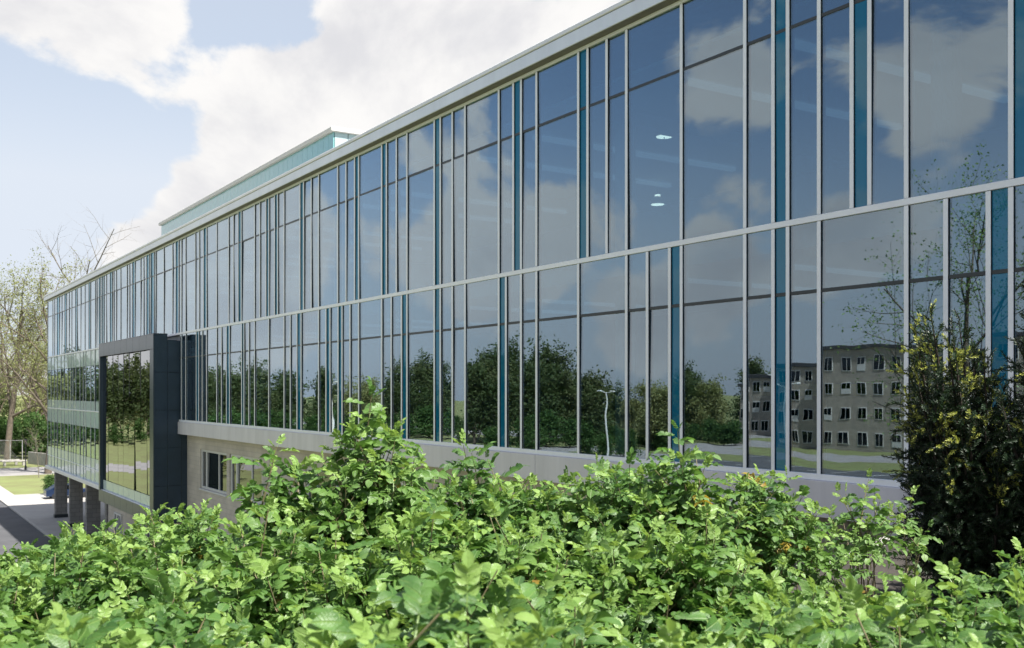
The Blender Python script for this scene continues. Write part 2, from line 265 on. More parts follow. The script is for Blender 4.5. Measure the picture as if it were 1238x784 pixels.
# ------------------------------------------------------------------ mesh helpers
WORG = {}
def tag(o, label=None, cat=None, group=None, kind=None):
    if label: o['label'] = label
    if cat: o['category'] = cat
    if group: o['group'] = group
    if kind: o['kind'] = kind
    return o
def place(o, org, parent):
    org = Vector(org); WORG[o.name] = org.copy(); COL.objects.link(o)
    if parent is None: o.location = org + Vector((0, 0, EYE))
    else: o.parent = parent; o.location = org - WORG[parent.name]
    return o
def empty(name, loc, label=None, cat=None, group=None, parent=None):
    o = bpy.data.objects.new(name, None); o.empty_display_size = 0.2
    place(o, loc, parent); return tag(o, label, cat, group)
class MB:
    def __init__(s): s.v = []; s.f = []; s.m = []
    def add(s, vs, fs, mi=0):
        b = len(s.v); s.v += [tuple(x) for x in vs]; s.f += [tuple(i + b for i in f) for f in fs]; s.m += [mi] * len(fs); return s
    def box(s, a, b, mi=0):
        x0, y0, z0 = (min(a[i], b[i]) for i in range(3)); x1, y1, z1 = (max(a[i], b[i]) for i in range(3))
        return s.add([(x0, y0, z0), (x1, y0, z0), (x1, y1, z0), (x0, y1, z0), (x0, y0, z1), (x1, y0, z1), (x1, y1, z1), (x0, y1, z1)],
                     [(0, 3, 2, 1), (4, 5, 6, 7), (0, 1, 5, 4), (1, 2, 6, 5), (2, 3, 7, 6), (3, 0, 4, 7)], mi)
    def bbox(s, a, b, e=0.01, mi=0):     # box with chamfered edges (convex hull of 24 points)
        x0, y0, z0 = (min(a[i], b[i]) for i in range(3)); x1, y1, z1 = (max(a[i], b[i]) for i in range(3))
        import bmesh
        bm = bmesh.new()
        for x, sx in ((x0, 1), (x1, -1)):
            for y, sy in ((y0, 1), (y1, -1)):
                for z, sz in ((z0, 1), (z1, -1)):
                    bm.verts.new((x, y + sy * e, z + sz * e)); bm.verts.new((x + sx * e, y, z + sz * e)); bm.verts.new((x + sx * e, y + sy * e, z))
        r = bmesh.ops.convex_hull(bm, input=bm.verts[:]); bm.verts.index_update()
        s.add([v.co[:] for v in bm.verts], [[v.index for v in f.verts] for f in bm.faces], mi); bm.free(); return s
    def prism(s, poly, axis, a, b, mi=0):  # poly: 2D ccw list in the two other axes, extruded along axis
        n = len(poly); vs = []
        for q in (a, b):
            for (p0, p1) in poly:
                vs.append({'x': (q, p0, p1), 'y': (p0, q, p1), 'z': (p0, p1, q)}[axis])
        fs = [tuple(range(n)), tuple(range(2 * n - 1, n - 1, -1))] + [(i, n + i, n + (i + 1) % n, (i + 1) % n) for i in range(n)]
        return s.add(vs, fs, mi)
    def tube(s, pts, rads, n=6, mi=0, cap=True):
        pts = [Vector(p) for p in pts]; b = len(s.v); rings = len(pts); up = Vector((0.13, 0.31, 0.94))
        for i, p in enumerate(pts):
            d = (pts[min(i + 1, rings - 1)] - pts[max(i - 1, 0)]).normalized()
            a = d.cross(up)
            if a.length < 1e-3: a = d.cross(Vector((1, 0, 0)))
            a.normalize(); c = d.cross(a)
            for k in range(n):
                q = 2 * math.pi * k / n; s.v.append(tuple(p + (a * math.cos(q) + c * math.sin(q)) * rads[i]))
        for i in range(rings - 1):
            for k in range(n):
                s.f.append((b + i * n + k, b + i * n + (k + 1) % n, b + (i + 1) * n + (k + 1) % n, b + (i + 1) * n + k)); s.m.append(mi)
        if cap:
            s.f.append(tuple(b + k for k in range(n))[::-1]); s.m.append(mi)
            s.f.append(tuple(b + (rings - 1) * n + k for k in range(n))); s.m.append(mi)
        return s
    def lathe(s, c, prof, n=16, mi=0):
        return s.tube_z(c, prof, n, mi)
    def tube_z(s, c, prof, n=16, mi=0):
        b = len(s.v)
        for r, z in prof:
            for k in range(n):
                q = 2 * math.pi * k / n; s.v.append((c[0] + r * math.cos(q), c[1] + r * math.sin(q), c[2] + z))
        for i in range(len(prof) - 1):
            for k in range(n):
                s.f.append((b + i * n + k, b + i * n + (k + 1) % n, b + (i + 1) * n + (k + 1) % n, b + (i + 1) * n + k)); s.m.append(mi)
        s.f.append(tuple(b + k for k in range(n))[::-1]); s.m.append(mi)
        s.f.append(tuple(b + (len(prof) - 1) * n + k for k in range(n))); s.m.append(mi); return s
    def build(s, name, mats, parent=None, org=None, smooth=False):
        if isinstance(mats, str): mats = [mats]
        v = np.array(s.v, dtype=float)
        if org is None:
            mn, mx = v.min(0), v.max(0); org = ((mn[0] + mx[0]) / 2, (mn[1] + mx[1]) / 2, mn[2])
        me = bpy.data.meshes.new(name); me.from_pydata([tuple(x) for x in (v - np.array(org))], [], s.f)
        for q in mats: me.materials.append(MATS[q])
        if len(mats) > 1: me.polygons.foreach_set('material_index', s.m)
        if smooth: me.polygons.foreach_set('use_smooth', [True] * len(me.polygons))
        me.update(); o = bpy.data.objects.new(name, me); return place(o, org, parent)
def tri_mesh(name, V, F, mats, mi=None, smooth=True, uv=None):
    V = np.ascontiguousarray(V, dtype=np.float32); F = np.ascontiguousarray(F, dtype=np.int32)
    me = bpy.data.meshes.new(name); me.vertices.add(len(V)); me.vertices.foreach_set('co', V.ravel())
    me.loops.add(F.size); me.loops.foreach_set('vertex_index', F.ravel())
    me.polygons.add(len(F)); me.polygons.foreach_set('loop_start', np.arange(0, F.size, 3, dtype=np.int32))
    for q in mats: me.materials.append(MATS[q])
    if mi is not None: me.polygons.foreach_set('material_index', np.ascontiguousarray(mi, dtype=np.int32))
    if smooth: me.polygons.foreach_set('use_smooth', np.ones(len(F), dtype=bool))
    if uv is not None:
        l_ = me.uv_layers.new(name='UVMap'); l_.data.foreach_set('uv', np.ascontiguousarray(uv[F.ravel()], dtype=np.float32).ravel())
    me.update(calc_edges=True); return me
def sstep(x, a, b):
    t = np.clip((np.asarray(x, float) - a) / (b - a), 0, 1); return t * t * (3 - 2 * t)
def struct(o): o['kind'] = 'structure'; return o
# ------------------------------------------------------------------ terrain
LOW = -10.2
def wall_x(Y): return -9.0 + (13.0 - Y) * 0.41       # line of the retaining wing wall
def ground(X, Y):
    X = np.asarray(X, float); Y = np.asarray(Y, float)
    drop = 8.45 * sstep(-X, 8.5, 34) + 8.45 * sstep(-Y, 9, 36)
    dip = 3.4 * sstep(Y, 7.2, 11.2) * sstep(-(X - wall_x(Y)), 0.05, 0.35)
    h = -1.75 - drop - dip + 0.05 * np.sin(X * 1.7) * np.cos(Y * 1.3) * (drop < 6)
    return np.maximum(h, LOW)
def axis(lo, hi, fine, far): return np.concatenate([-np.geomspace(-lo + 1, far, 14)[::-1] + 1, np.arange(lo, hi, fine)[1:], np.geomspace(hi + 1, far, 12) - 1])
xs = axis(-40.0, 20.0, 0.3, 3500); ys = axis(-40.0, 14.0, 0.3, 3500)
GX, GY = np.meshgrid(xs, ys); GZ = ground(GX, GY); ny, nx = GX.shape
idx = np.arange(nx * ny).reshape(ny, nx)
q = np.stack([idx[:-1, :-1], idx[:-1, 1:], idx[1:, 1:], idx[1:, :-1]], -1).reshape(-1, 4)
F = np.concatenate([q[:, [0, 1, 2]], q[:, [0, 2, 3]]])
cx = GX.ravel()[q].mean(1); cy = GY.ravel()[q].mean(1)
soilm = ((cx > -15) & (cx < 14) & (cy > -4) & (cy < 12.9)).astype(int); soilm = np.concatenate([soilm, soilm])
gm = tri_mesh('ground', np.stack([GX, GY, GZ], -1).reshape(-1, 3), F, ['grass_lawn', 'soil'], soilm)
go = bpy.data.objects.new('ground', gm); place(go, (0, 0, 0), None); struct(go)
def sheet(name, x0, x1, y0, y1, z, m):
    return struct(MB().box((x0, y0, z - 0.25), (x1, y1, z), 0).build(name, m))
sheet('access_road', -137.5, -37, 2.6, 11.35, LOW + 0.006, 'asphalt')
sheet('far_road', -152, -138, -300, 260, LOW + 0.010, 'old_asphalt')
sheet('south_road', -520, 60, -112, -98, LOW + 0.014, 'old_asphalt')
sheet('parking_lot', -130, -40, -84, -52, LOW + 0.006, 'asphalt')
sheet('pavement', -111, -52, 11.5, 22, LOW + 0.12, 'paving')
kb = MB().bbox((-111, 11.34, LOW - 0.1), (-52, 11.5, LOW + 0.135), 0.02); struct(kb.build('kerb', 'kerb'))
sheet('path', -138, -111, 8.6, 13.2, LOW + 0.018, 'paving')
for i in range(14):
    struct(MB().box((-128 + i * 6, -84, LOW + 0.0), (-127.88 + i * 6, -78.5, LOW + 0.012)).build('parking_line', 'paint'))
# ------------------------------------------------------------------ the glass building
XL = -89.6; XR = 11.0; XB0, XB1 = -62.6, -49.7           # ends, projecting bay
Z_SILL, Z_MID, Z_HEAD, Z_SOF, Z_TOP = -1.36, 2.79, 7.25, 7.36, 7.74
bld = empty('office_building', (-40, D, LOW), 'long glass office building with white mullions, teal strips and a dark projecting bay', 'building')
U_up = [(58.6,0),(64,0),(66.2,0),(69.2,1),(72,0),(75,0),(78.5,1),(80.6,0),(83.8,0),(87,0),(91.5,1),(93.5,0),(98,0),(103,0),(107.6,1),(109.6,0),(115.5,0),(117.3,0),(120,1),(122,0),(124,1),(126,0),(129,0),(133.4,1),(136,0),(138,0),(141,0),(146.3,0),(154,0),(157,0),(160.5,1),(163.6,0),(170.5,0),(174.2,0),(177.6,1),(181,0),(183,1),(187,0),(189,0),(198.7,0),(209.2,0),(213,1),(216.6,0),(220,0),(225,0),(236.8,0),(241.5,0),(246.8,1),(250.5,0),(262.8,0),(277.2,0),(283,0),(288.8,1),(292.6,0),(308.7,0),(315,0),(322.4,1),(325.9,0),(332.9,1),(336.6,0),(344.3,0),(363.6,1),(368.1,0),(377.3,0),(386.2,0),(409.3,0),(419.3,0),(429.8,1),(434.7,0),(462.6,1),(468.3,0),(480.3,0),(493.1,0),(526.2,1),(533.5,0),(548,0),(563.4,0),(604.2,0),(621.7,1),(631.2,0),(649.8,0),(700.4,1),(711.6,0),(734.7,0),(758.6,0),(825,0),(901.9,0),(936,1),(953.7,0),(991.5,0),(1031.1,1),(1052.6,0),(1097.1,0),(1223.6,1)]
U_lo = [(216,0),(220,0),(225.3,0),(238,1),(241,0),(245.2,0),(250.5,0),(262.8,0),(268.5,0),(274.6,1),(278.3,0),(293,1),(295.8,0),(301.7,0),(308.7,0),(325.8,0),(344.3,0),(351.9,0),(360,1),(365,0),(386.2,0),(395.1,1),(400,0),(409.8,1),(414.6,0),(424.2,0),(434.7,0),(462.6,0),(474.2,0),(486.6,1),(493.1,0),(526.2,1),(533.5,0),(548,0),(563.4,0),(604.2,1),(612.9,0),(631.2,0),(649.8,0),(700.4,0),(758.6,0),(783.8,0),(810.8,1),(825,0),(901.9,0),(936,1),(953.7,0),(991.5,0),(1097.1,0),(1144.8,0),(1196.3,1),(1223.6,0)]
def xlist(U, x0, extra):
    L = [(X_at(u), t) for u, t in U]; L[0] = (x0, L[0][1]); x = L[-1][0]
    for d, t in extra: x += d; L.append((x, t))
    L = [q for q in L if q[0] < XR - 0.5] + [(XR, 0)]; return L
up = xlist(U_up, XL, [(0.27,0),(1.5,0),(0.75,0),(0.75,1),(0.3,0),(1.9,0),(0.75,0),(0.75,0),(1.9,1),(0.3,0),(1.5,0),(0.75,0),(1.9,1),(0.3,0),(1.6,0),(0.75,0),(0.75,0),(1.9,0)])
lo = xlist(U_lo, XB1 + 0.06, [(0.75,0),(0.75,0),(1.5,1),(0.3,0),(1.9,0),(0.75,1),(0.3,0),(0.75,0),(1.5,0),(1.9,0),(0.75,1),(0.3,0),(1.5,0),(0.75,0),(1.9,0),(0.75,0),(1.9,0)])
PW = 0.045
def mullion(x, z0, z1, wid=0.076, y=D, parent=bld):
    m = MB(); m.bbox((x - wid / 2, y - 0.036, z0), (x + wid / 2, y - 0.026, z1), 0.003, 0)
    m.box((x - wid / 2 + 0.004, y - 0.027, z0), (x + wid / 2 - 0.004, y + 0.10, z1), 1)
    return m.build('mullion', ['white_metal', 'dark_gasket'], parent)
def pane(x0, x1, z0, z1, m, y=D + 0.004, parent=bld, name='pane', tilt=0.0045, th=0.02):
    o = MB().box((x0, y - th / 2, z0), (x1, y + th / 2, z1)).build(name, m, parent, org=((x0 + x1) / 2, y, (z0 + z1) / 2))
    o.rotation_euler = (rng.normal(0, tilt), 0, rng.normal(0, tilt)); return o
def glaze(L, z0, zr, z1):
    for i, (x, t) in enumerate(L):
        if i > 0 or x == XL: mullion(x, z0, z1)
        if i + 1 < len(L):
            a, b = x + 0.042, L[i + 1][0] - 0.042
            if b - a < 0.03: continue
            g = 'glass_teal' if t else 'glass_clear'
            pane(a, b, z0, zr - 0.03, g); pane(a, b, zr + 0.03, z1, g)
ZR_U, ZR_L = 6.02, 1.625
glaze(up, Z_MID + 0.055, ZR_U, Z_HEAD); glaze(lo, Z_SILL + 0.05, ZR_L, Z_MID - 0.055)
def hrail(name, x0, x1, z, h, y0, y1, m): return MB().bbox((x0, y0, z - h / 2), (x1, y1, z + h / 2), 0.005).build(name, m, bld)
hrail('transom', XL - 0.05, XR, Z_MID, 0.10, D - 0.042, D + 0.10, 'white_metal')
hrail('glazing_rail', XL, XR, ZR_U, 0.06, D - 0.016, D + 0.06, 'rail')
hrail('glazing_rail', XB1, XR, ZR_L, 0.06, D - 0.016, D + 0.06, 'rail')
hrail('head_trim', XL - 0.05, XR, Z_HEAD + 0.04, 0.07, D - 0.042, D + 0.10, 'white_metal')
hrail('sill_trim', XB1 + 0.01, XR, Z_SILL, 0.10, D - 0.042, D + 0.10, 'white_metal')
# roof edge
MB().box((XL - 0.3, D - 0.22, Z_HEAD + 0.078), (XR + 0.3, D + 0.12, Z_SOF)).build('soffit', 'soffit_brown', bld)
MB().bbox((XL - 0.34, D - 0.255, Z_SOF - 0.02), (XR + 0.34, D - 0.222, Z_SOF + 0.26), 0.006).build('fascia', 'fascia_metal', bld)
MB().bbox((XL - 0.36, D - 0.28, Z_SOF + 0.272), (XR + 0.36, D + 0.4, Z_TOP), 0.015).build('coping', 'coping_metal', bld)
MB().box((XL - 0.32, D - 0.219, Z_SOF + 0.002), (XR + 0.3, D + 0.39, Z_SOF + 0.27)).build('roof_edge_core', 'dark_gasket', bld)
MB().box((XL + 0.05, D + 0.41, Z_SOF - 0.1), (XR, 38, Z_SOF + 0.25)).build('roof', 'roofing', bld)
# sill beam in cladding lengths, wall below
xb = XB1 + 0.02
while xb < XR:
    x2 = min(xb + 3.05, XR); MB().bbox((xb + 0.006, D - 0.10, -1.99), (x2 - 0.006, D + 0.34, -1.412), 0.006).build('sill_beam_panel', 'beam_metal', bld); xb = x2
YW = D + 0.35
wins = [(-47.5, -43.5), (-43.1, -39.0), (-34.4, -30.4), (-30.0, -26.0), (-22.2, -18.2), (-17.8, -13.8)]
WZ0, WZ1 = -4.42, -2.62
wins2 = [(-49.0, -46.6), (-44.0, -40.0), (-34.4, -30.4), (-30.0, -26.0)]   # lower row
WL0, WL1 = -8.3, -6.0
def wallpiece(x0, x1, z0, z1, name='stone_wall', y0=YW, y1=YW + 0.35, m='stone_wall'): return MB().box((x0, y0, z0), (x1, y1, z1)).build(name, m, bld)
def wall_with(x0, x1, z0, z1, W, wz0, wz1):
    wallpiece(x0, x1, wz1, z1); wallpiece(x0, x1, z0, wz0); x = x0
    for a, b in W: wallpiece(x, a, wz0, wz1); x = b
    wallpiece(x, x1, wz0, wz1)
wall_with(XB1 - 0.3, XR, -5.2, -1.42, wins, WZ0, WZ1)
wall_with(XB1 - 0.3, XR, LOW - 0.3, -5.2, wins2, WL0, WL1)
def window(a, b, z0, z1, y=YW, split=0.2, parent=bld):
    fy0, fy1 = y + 0.06, y + 0.16; f = 0.11
    m = MB(); m.bbox((a, fy0, z0), (b, fy1, z0 + f), 0.008); m.bbox((a, fy0, z1 - f), (b, fy1, z1), 0.008)
    m.bbox((a, fy0, z0 + f), (a + f, fy1, z1 - f), 0.008); m.bbox((b - f, fy0, z0 + f), (b, fy1, z1 - f), 0.008)
    xm = a + (b - a) * split; m.bbox((xm - 0.07, fy0 - 0.01, z0 + f), (xm + 0.07, fy1, z1 - f), 0.008)
    xk = a + (b - a) * 0.66; m.bbox((xk - 0.04, fy0 + 0.01, z0 + f), (xk + 0.04, fy1, z1 - f), 0.008)
    w_ = m.build('window', 'window_frame', parent)
    for p0, p1 in ((a + f, xm - 0.07), (xm + 0.07, xk - 0.04), (xk + 0.04, b - f)):
        pane(p0, p1, z0 + f, z1 - f, 'glass_dark', y + 0.12, w_)
    MB().bbox((a - 0.05, y - 0.05, z0 - 0.08), (b + 0.05, y + 0.155, z0 - 0.001), 0.01).build('sill', 'window_frame', w_)
    return w_
for a, b in wins: window(a, b, WZ0, WZ1)
for a, b in wins2: window(a, b, WL0, WL1)
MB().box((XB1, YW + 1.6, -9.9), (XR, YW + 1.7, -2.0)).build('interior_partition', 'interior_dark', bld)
# dressed blocks where the wall comes close to the camera
bw, bh = 0.88, 0.29; base = None
for r in range(6):
    z1 = -2.0 - r * bh; x = -17.0 + (0.44 if r % 2 else 0)
    while x < -7.6:
        if not (x + bw > -18.0 and x < -13.7 and z1 - bh < WZ1 + 0.05):
            if base is None:
                b_ = MB().bbox((x + 0.006, YW - 0.03, z1 - bh + 0.006), (x + bw - 0.006, YW + 0.01, z1 - 0.006), 0.006).build('stone_block', 'stone_block', bld); base = b_; bx0, bz0 = x, z1
            else:
                c = base.copy(); COL.objects.link(c); c.parent = bld; c.location = base.location + Vector((x - bx0, 0, z1 - bz0))
        x += bw
# ends and rear
MB().box((XL + 0.02, D + 0.13, -6.0), (XL + 0.3, 37.9, Z_SOF - 0.12)).build('end_wall', 'white_panel', bld)
MB().box((XR + 0.0, D + 0.02, LOW), (XR + 0.3, 37.9, Z_SOF - 0.12)).build('end_wall', 'white_panel', bld)
MB().box((XL + 0.3, 37.6, LOW), (XR, 37.9, Z_SOF - 0.12)).build('rear_wall', 'beige_brick', bld)
# interior floors, ceilings, columns, far partition
MB().box((XL + 0.31, D + 0.14, Z_MID - 0.42), (XR - 0.01, 30, Z_MID - 0.01)).build('floor_slab', ['interior_white'], bld)
MB().box((XL + 0.31, D + 0.14, Z_MID - 0.008), (XR - 0.01, 30, Z_MID + 0.03)).build('upper_floor', 'interior_floor', bld)
MB().box((XL + 0.31, D + 0.36, Z_SILL - 0.5), (XR - 0.01, 30, Z_SILL - 0.05)).build('lower_floor', 'interior_floor', bld)
MB().box((XL + 0.31, 24.0, Z_MID + 0.032), (XR - 0.01, 24.2, Z_SOF - 0.13)).build('inner_wall', 'interior_grey', bld)
MB().box((XL + 0.31, 21.0, Z_SILL - 0.048), (XR - 0.01, 21.2, Z_MID - 0.422)).build('inner_wall', 'interior_grey', bld)
MB().box((-46, 20.92, -0.10), (-13, 20.995, 0.20)).build('wall_stripe', 'interior_yellow', bld)
MB().box((XL + 0.31, D + 0.5, 6.55), (XR - 0.02, 23.9, 6.62)).build('ceiling', 'interior_white', bld)
for k in range(12):
    x = -86 + k * 8.4
    for z0, z1 in ((Z_MID + 0.031, 6.549), (Z_SILL - 0.049, Z_MID - 0.421)):
        MB().tube_z((x, D + 2.2, z0), [(0.24, 0), (0.24, z1 - z0)], 20).build('interior_column', 'interior_white', bld, smooth=False)
    MB().box((x - 0.2, D + 0.6, 6.25), (x + 0.2, 23.8, 6.549)).build('ceiling_beam', 'interior_white', bld)
    for dx in (2.8, 5.6):
        MB().bbox((x + dx - 0.09, D + 1.5, 6.42), (x + dx + 0.09, D + 8.5, 6.53), 0.01).build('light_strip', 'tube_glow', bld)
        MB().bbox((x + dx - 0.09, D + 1.2, Z_MID - 0.50), (x + dx + 0.09, D + 6.0, Z_MID - 0.43), 0.01).build('light_strip', 'tube_glow', bld)
# left end: three bands of spandrel and vision glass under the upper floor, on columns
Ul = [58.6, 62, 66, 69.5, 74, 78, 82.5, 86, 88.5, 92, 97, 101, 104, 110, 115, 120.5]
xl = [X_at(u) for u in Ul]; xl[0] = XL; xl[-1] = XB0 - 0.05
bands = [(2.72, 1.73, 'glass_spandrel'), (1.71, -0.58, 'glass_clear'), (-0.60, -1.22, 'glass_spandrel'), (-1.30, -2.33, 'glass_spandrel'), (-2.35, -4.30, 'glass_clear'), (-4.32, -5.0, 'glass_spandrel'), (-5.04, -5.86, 'glass_spandrel')]
for i in range(len(xl) - 1):
    for z1, z0, g in bands: pane(xl[i] + 0.03, xl[i + 1] - 0.03, z0, z1, g)
    for z0, z1 in ((-1.22, 2.73), (-5.86, -1.30)):
        mullion(xl[i], z0, z1, 0.06)
for z, h in ((-1.26, 0.08), (-5.02, 0.035)): hrail('transom', XL, XB0 - 0.02, z, h, D - 0.05, D + 0.1, 'white_metal')
MB().bbox((XL - 0.15, D - 0.2, -6.12), (XB0 - 0.02, D + 9.0, -5.87), 0.01).build('slab_edge', 'coping_metal', bld)
MB().box((XL + 0.31, 20.0, -5.86), (XB0, 20.2, Z_SILL - 0.51)).build('inner_wall', 'interior_grey', bld)
for cxp in (-88.9, -82.2, -75.6, -69.0):
    MB().bbox((cxp - 0.55, D + 0.45, LOW + 0.1), (cxp, D + 1.35, -6.121), 0.01).build('column', 'grey_block', bld)
    MB().bbox((cxp - 0.6, D + 0.40, LOW + 0.1), (cxp + 0.05, D + 1.40, LOW + 0.38), 0.02).build('column_base', 'dark_gasket', bld)
# recessed ground floor behind the columns
MB().box((-79.0, D + 5.0, LOW + 0.1), (-66, D + 5.3, -6.13)).build('ground_floor_wall', 'stone_wall', bld)
MB().box((-79.3, D + 3.4, LOW + 0.1), (-79.0, D + 9, -6.13)).build('ground_floor_wall', 'stone_wall', bld)
MB().box((-68.7, D + 0.5, LOW + 0.1), (XB1 - 0.31, D + 0.85, -6.26)).build('bay_base_wall', 'stone_wall', bld)
MB().box((-68.7, D + 0.86, LOW + 0.1), (-68.4, D + 5, -6.13)).build('ground_floor_wall', 'stone_wall', bld)
window(-66.6, -64.6, -9.0, -7.4, y=D + 0.36, split=0.4); window(-59.5, -56.5, -9.0, -7.4, y=D + 0.36, split=0.4)
# projecting bay
YF = D - 1.2; BZ0, BZ1 = -6.25, 2.74
bay = empty('projecting_bay', ((XB0 + XB1) / 2, YF, BZ0), parent=bld)
MB().box((XB0 + 0.02, YF + 0.56, BZ0 + 0.02), (XB1 - 0.02, D + 0.49, BZ1 - 0.32)).build('bay_core', 'navy_joint', bay)
MB().box((XB0 + 0.02, YF + 0.02, BZ1 - 0.60), (XB1 - 0.02, YF + 0.56, BZ1 - 0.02)).build('header_core', 'navy_joint', bay)
MB().box((XB0 + 0.02, YF + 0.02, BZ0 + 0.02), (XB1 - 0.02, YF + 0.56, BZ0 + 0.60)).build('sill_core', 'navy_joint', bay)
MB().box((XB0 + 0.02, YF + 0.02, BZ0 + 0.6), (XB0 + 0.34, YF + 0.56, BZ1 - 0.6)).build('jamb_core', 'navy_joint', bay)
MB().box((XB1 - 0.7, YF + 0.02, BZ0 + 0.6), (XB1 - 0.02, YF + 0.56, BZ1 - 0.6)).build('jamb_core', 'navy_joint', bay)
def panel(a, b, p=bay, e=0.006): return MB().bbox(a, b, e).build('cladding_panel', 'navy_panel', p)
nh = 9
for k in range(nh):
    xa = XB0 + (XB1 - XB0) * k / nh + 0.006; xc = XB0 + (XB1 - XB0) * (k + 1) / nh - 0.006
    panel((xa, YF - 0.02, BZ1 - 0.70), (xc, YF + 0.018, BZ1)); panel((xa, YF - 0.02, BZ0), (xc, YF + 0.018, BZ0 + 0.66))
zj = [BZ0 + 0.67 + k * (BZ1 - 0.71 - BZ0 - 0.67) / 4 for k in range(5)]
for k in range(4):
    panel((XB0, YF - 0.02, zj[k] + 0.005), (XB0 + 0.36, YF + 0.018, zj[k + 1] - 0.005)); panel((XB1 - 0.72, YF - 0.02, zj[k] + 0.005), (XB1, YF + 0.018, zj[k + 1] - 0.005))
    panel((XB0 + 0.342, YF + 0.02, zj[k] + 0.005), (XB0 + 0.36, YF + 0.55, zj[k + 1] - 0.005)); panel((XB1 - 0.72, YF + 0.02, zj[k] + 0.005), (XB1 - 0.702, YF + 0.55, zj[k + 1] - 0.005))
zs = [BZ0 + k * (BZ1 - BZ0) / 5.0 for k in range(6)]
for k in range(5):
    top = zs[k + 1] - 0.006
    panel((XB1 - 0.018, YF + 0.022, zs[k] + 0.006), (XB1 + 0.015, YF + 0.62, top))
    t2 = top - (0.28 if k == 4 else 0)
    panel((XB1 - 0.018, YF + 0.632, zs[k] + 0.006), (XB1 + 0.015, YF + 1.28, t2))
    if zs[k] < -2: panel((XB1 - 0.018, YF + 1.292, zs[k] + 0.006), (XB1 + 0.015, D + 0.36, min(t2, -1.42)))
MB().bbox((XB0 - 0.02, YF - 0.03, BZ1 + 0.001), (XB1 + 0.02, YF + 0.64, BZ1 + 0.035), 0.006).build('bay_coping', 'navy_panel', bay)
MB().bbox((XB0 - 0.02, YF + 0.64, BZ1 - 0.30), (XB1 + 0.02, D - 0.13, BZ1 - 0.26), 0.006).build('bay_coping', 'navy_panel', bay)
MB().bbox((XB0 + 0.36, YF + 0.03, BZ0 + 0.601), (XB1 - 0.7, YF + 0.5, BZ0 + 0.67), 0.01).build('bay_sill', 'coping_metal', bay)
npn = 9; gx0, gx1 = XB0 + 0.38, XB1 - 0.74
for k in range(npn):
    xa = gx0 + (gx1 - gx0) * k / npn + 0.012; xc = gx0 + (gx1 - gx0) * (k + 1) / npn - 0.012
    pane(xa, xc, BZ0 + 1.25, BZ1 - 0.72, 'glass_box', YF + 0.17, bay); pane(xa, xc, BZ0 + 0.69, BZ0 + 1.22, 'glass_spandrel', YF + 0.17, bay)
# rooftop penthouse
PY = D + 4.0; PX0, PX1 = X_at(195, PY), X_at(403, PY); PZ = 0.862 * D
pen = empty('penthouse', ((PX0 + PX1) / 2, PY, Z_SOF), parent=bld)
MB().box((PX0 + 0.1, PY + 0.1, Z_SOF + 0.25), (PX1 - 0.1, PY + 13.9, PZ - 0.20)).build('penthouse_core', 'interior_grey', pen)
MB().bbox((PX0 - 0.15, PY - 0.15, PZ - 0.19), (PX1 + 0.15, PY + 14.1, PZ), 0.02).build('penthouse_coping', 'white_panel', pen)
x = PX0
while x < PX1 - 0.05:
    x2 = min(x + 0.62, PX1); MB().bbox((x + 0.008, PY, Z_SOF + 0.26), (x2 - 0.008, PY + 0.05, PZ - 0.195), 0.004).build('channel_glass_panel', 'glass_channel', pen); x = x2
y = PY + 0.06
while y < PY + 13.5:
    MB().bbox((PX1 - 0.05, y + 0.01, Z_SOF + 0.26), (PX1, y + 0.60, PZ - 0.195), 0.004).build('channel_glass_panel', 'glass_channel_sunlit', pen); y += 0.62
# pendant lamps seen through the upper panes
def pendant(u, v, dep, lab):
    p = PT(u, dep, v=v); t = empty('pendant_lamp', p, lab, 'lamp', 'pendant lamps inside the upper floor')
    sh = MB().tube_z(p, [(0.235, 0.0), (0.225, 0.09), (0.15, 0.20), (0.07, 0.25)], 20); sh.build('lamp_shade', 'lamp_white', t, smooth=True)
    MB().tube_z((p.x, p.y, p.z - 0.012), [(0.20, 0), (0.20, 0.02)], 20).build('lamp_diffuser', 'lamp_glow', t)
    MB().tube_z((p.x, p.y, p.z + 0.245), [(0.085, 0), (0.085, 0.05)], 16).build('lamp_cap', 'lamp_glow', t)
    MB().tube([(p.x, p.y, p.z + 0.24), (p.x, p.y, 6.25)], [0.012, 0.012], 6).build('cord', 'black_metal', t)
pendant(803, 166, 25.5, 'glowing pendant lamp high behind the upper glazing, nearest of the ceiling lamps')
pendant(795, 248, 31.5, 'smaller glowing pendant lamp lower down and deeper inside behind the upper glazing')
# things on the sill of the second window in the stone wall
p = Vector((-40.6, YW + 0.42, WZ0 + 0.1))
shelf = tag(MB().bbox((-42.9, YW + 0.2, WZ0 - 0.04), (-39.2, YW + 0.75, WZ0 + 0.02), 0.01).build('window_shelf', 'interior_white'), 'white shelf just inside the window with the flowers', 'shelf')
for k, (dx, mname, lab) in enumerate(((0.0, 'purple', 'purple flowers in a pot inside the stone wall window'), (-0.55, 'petal_white', 'white flowers in a pot inside the stone wall window'))):
    c = Vector((-40.3 + dx, YW + 0.45, WZ0 + 0.02)); t = empty('flower_pot', c, lab, 'flowers')
    MB().tube_z(c, [(0.11, 0.0), (0.15, 0.2), (0.16, 0.22)], 14).build('pot', 'pot', t)
    fl = MB()
    for j in range(60):
        d = Vector(rng.normal(size=3)).normalized(); d.z = abs(d.z); q_ = c + Vector((0, 0, 0.27)) + Vector((d.x * 0.25, d.y * 0.22, d.z * 0.26)); a = Vector(rng.normal(size=3)).normalized() * 0.06; b = a.cross(d).normalized() * 0.06
        fl.add([q_ - a, q_ + b, q_ + a, q_ - b], [(0, 1, 2, 3)])
    fl.build('blossom', mname, t)
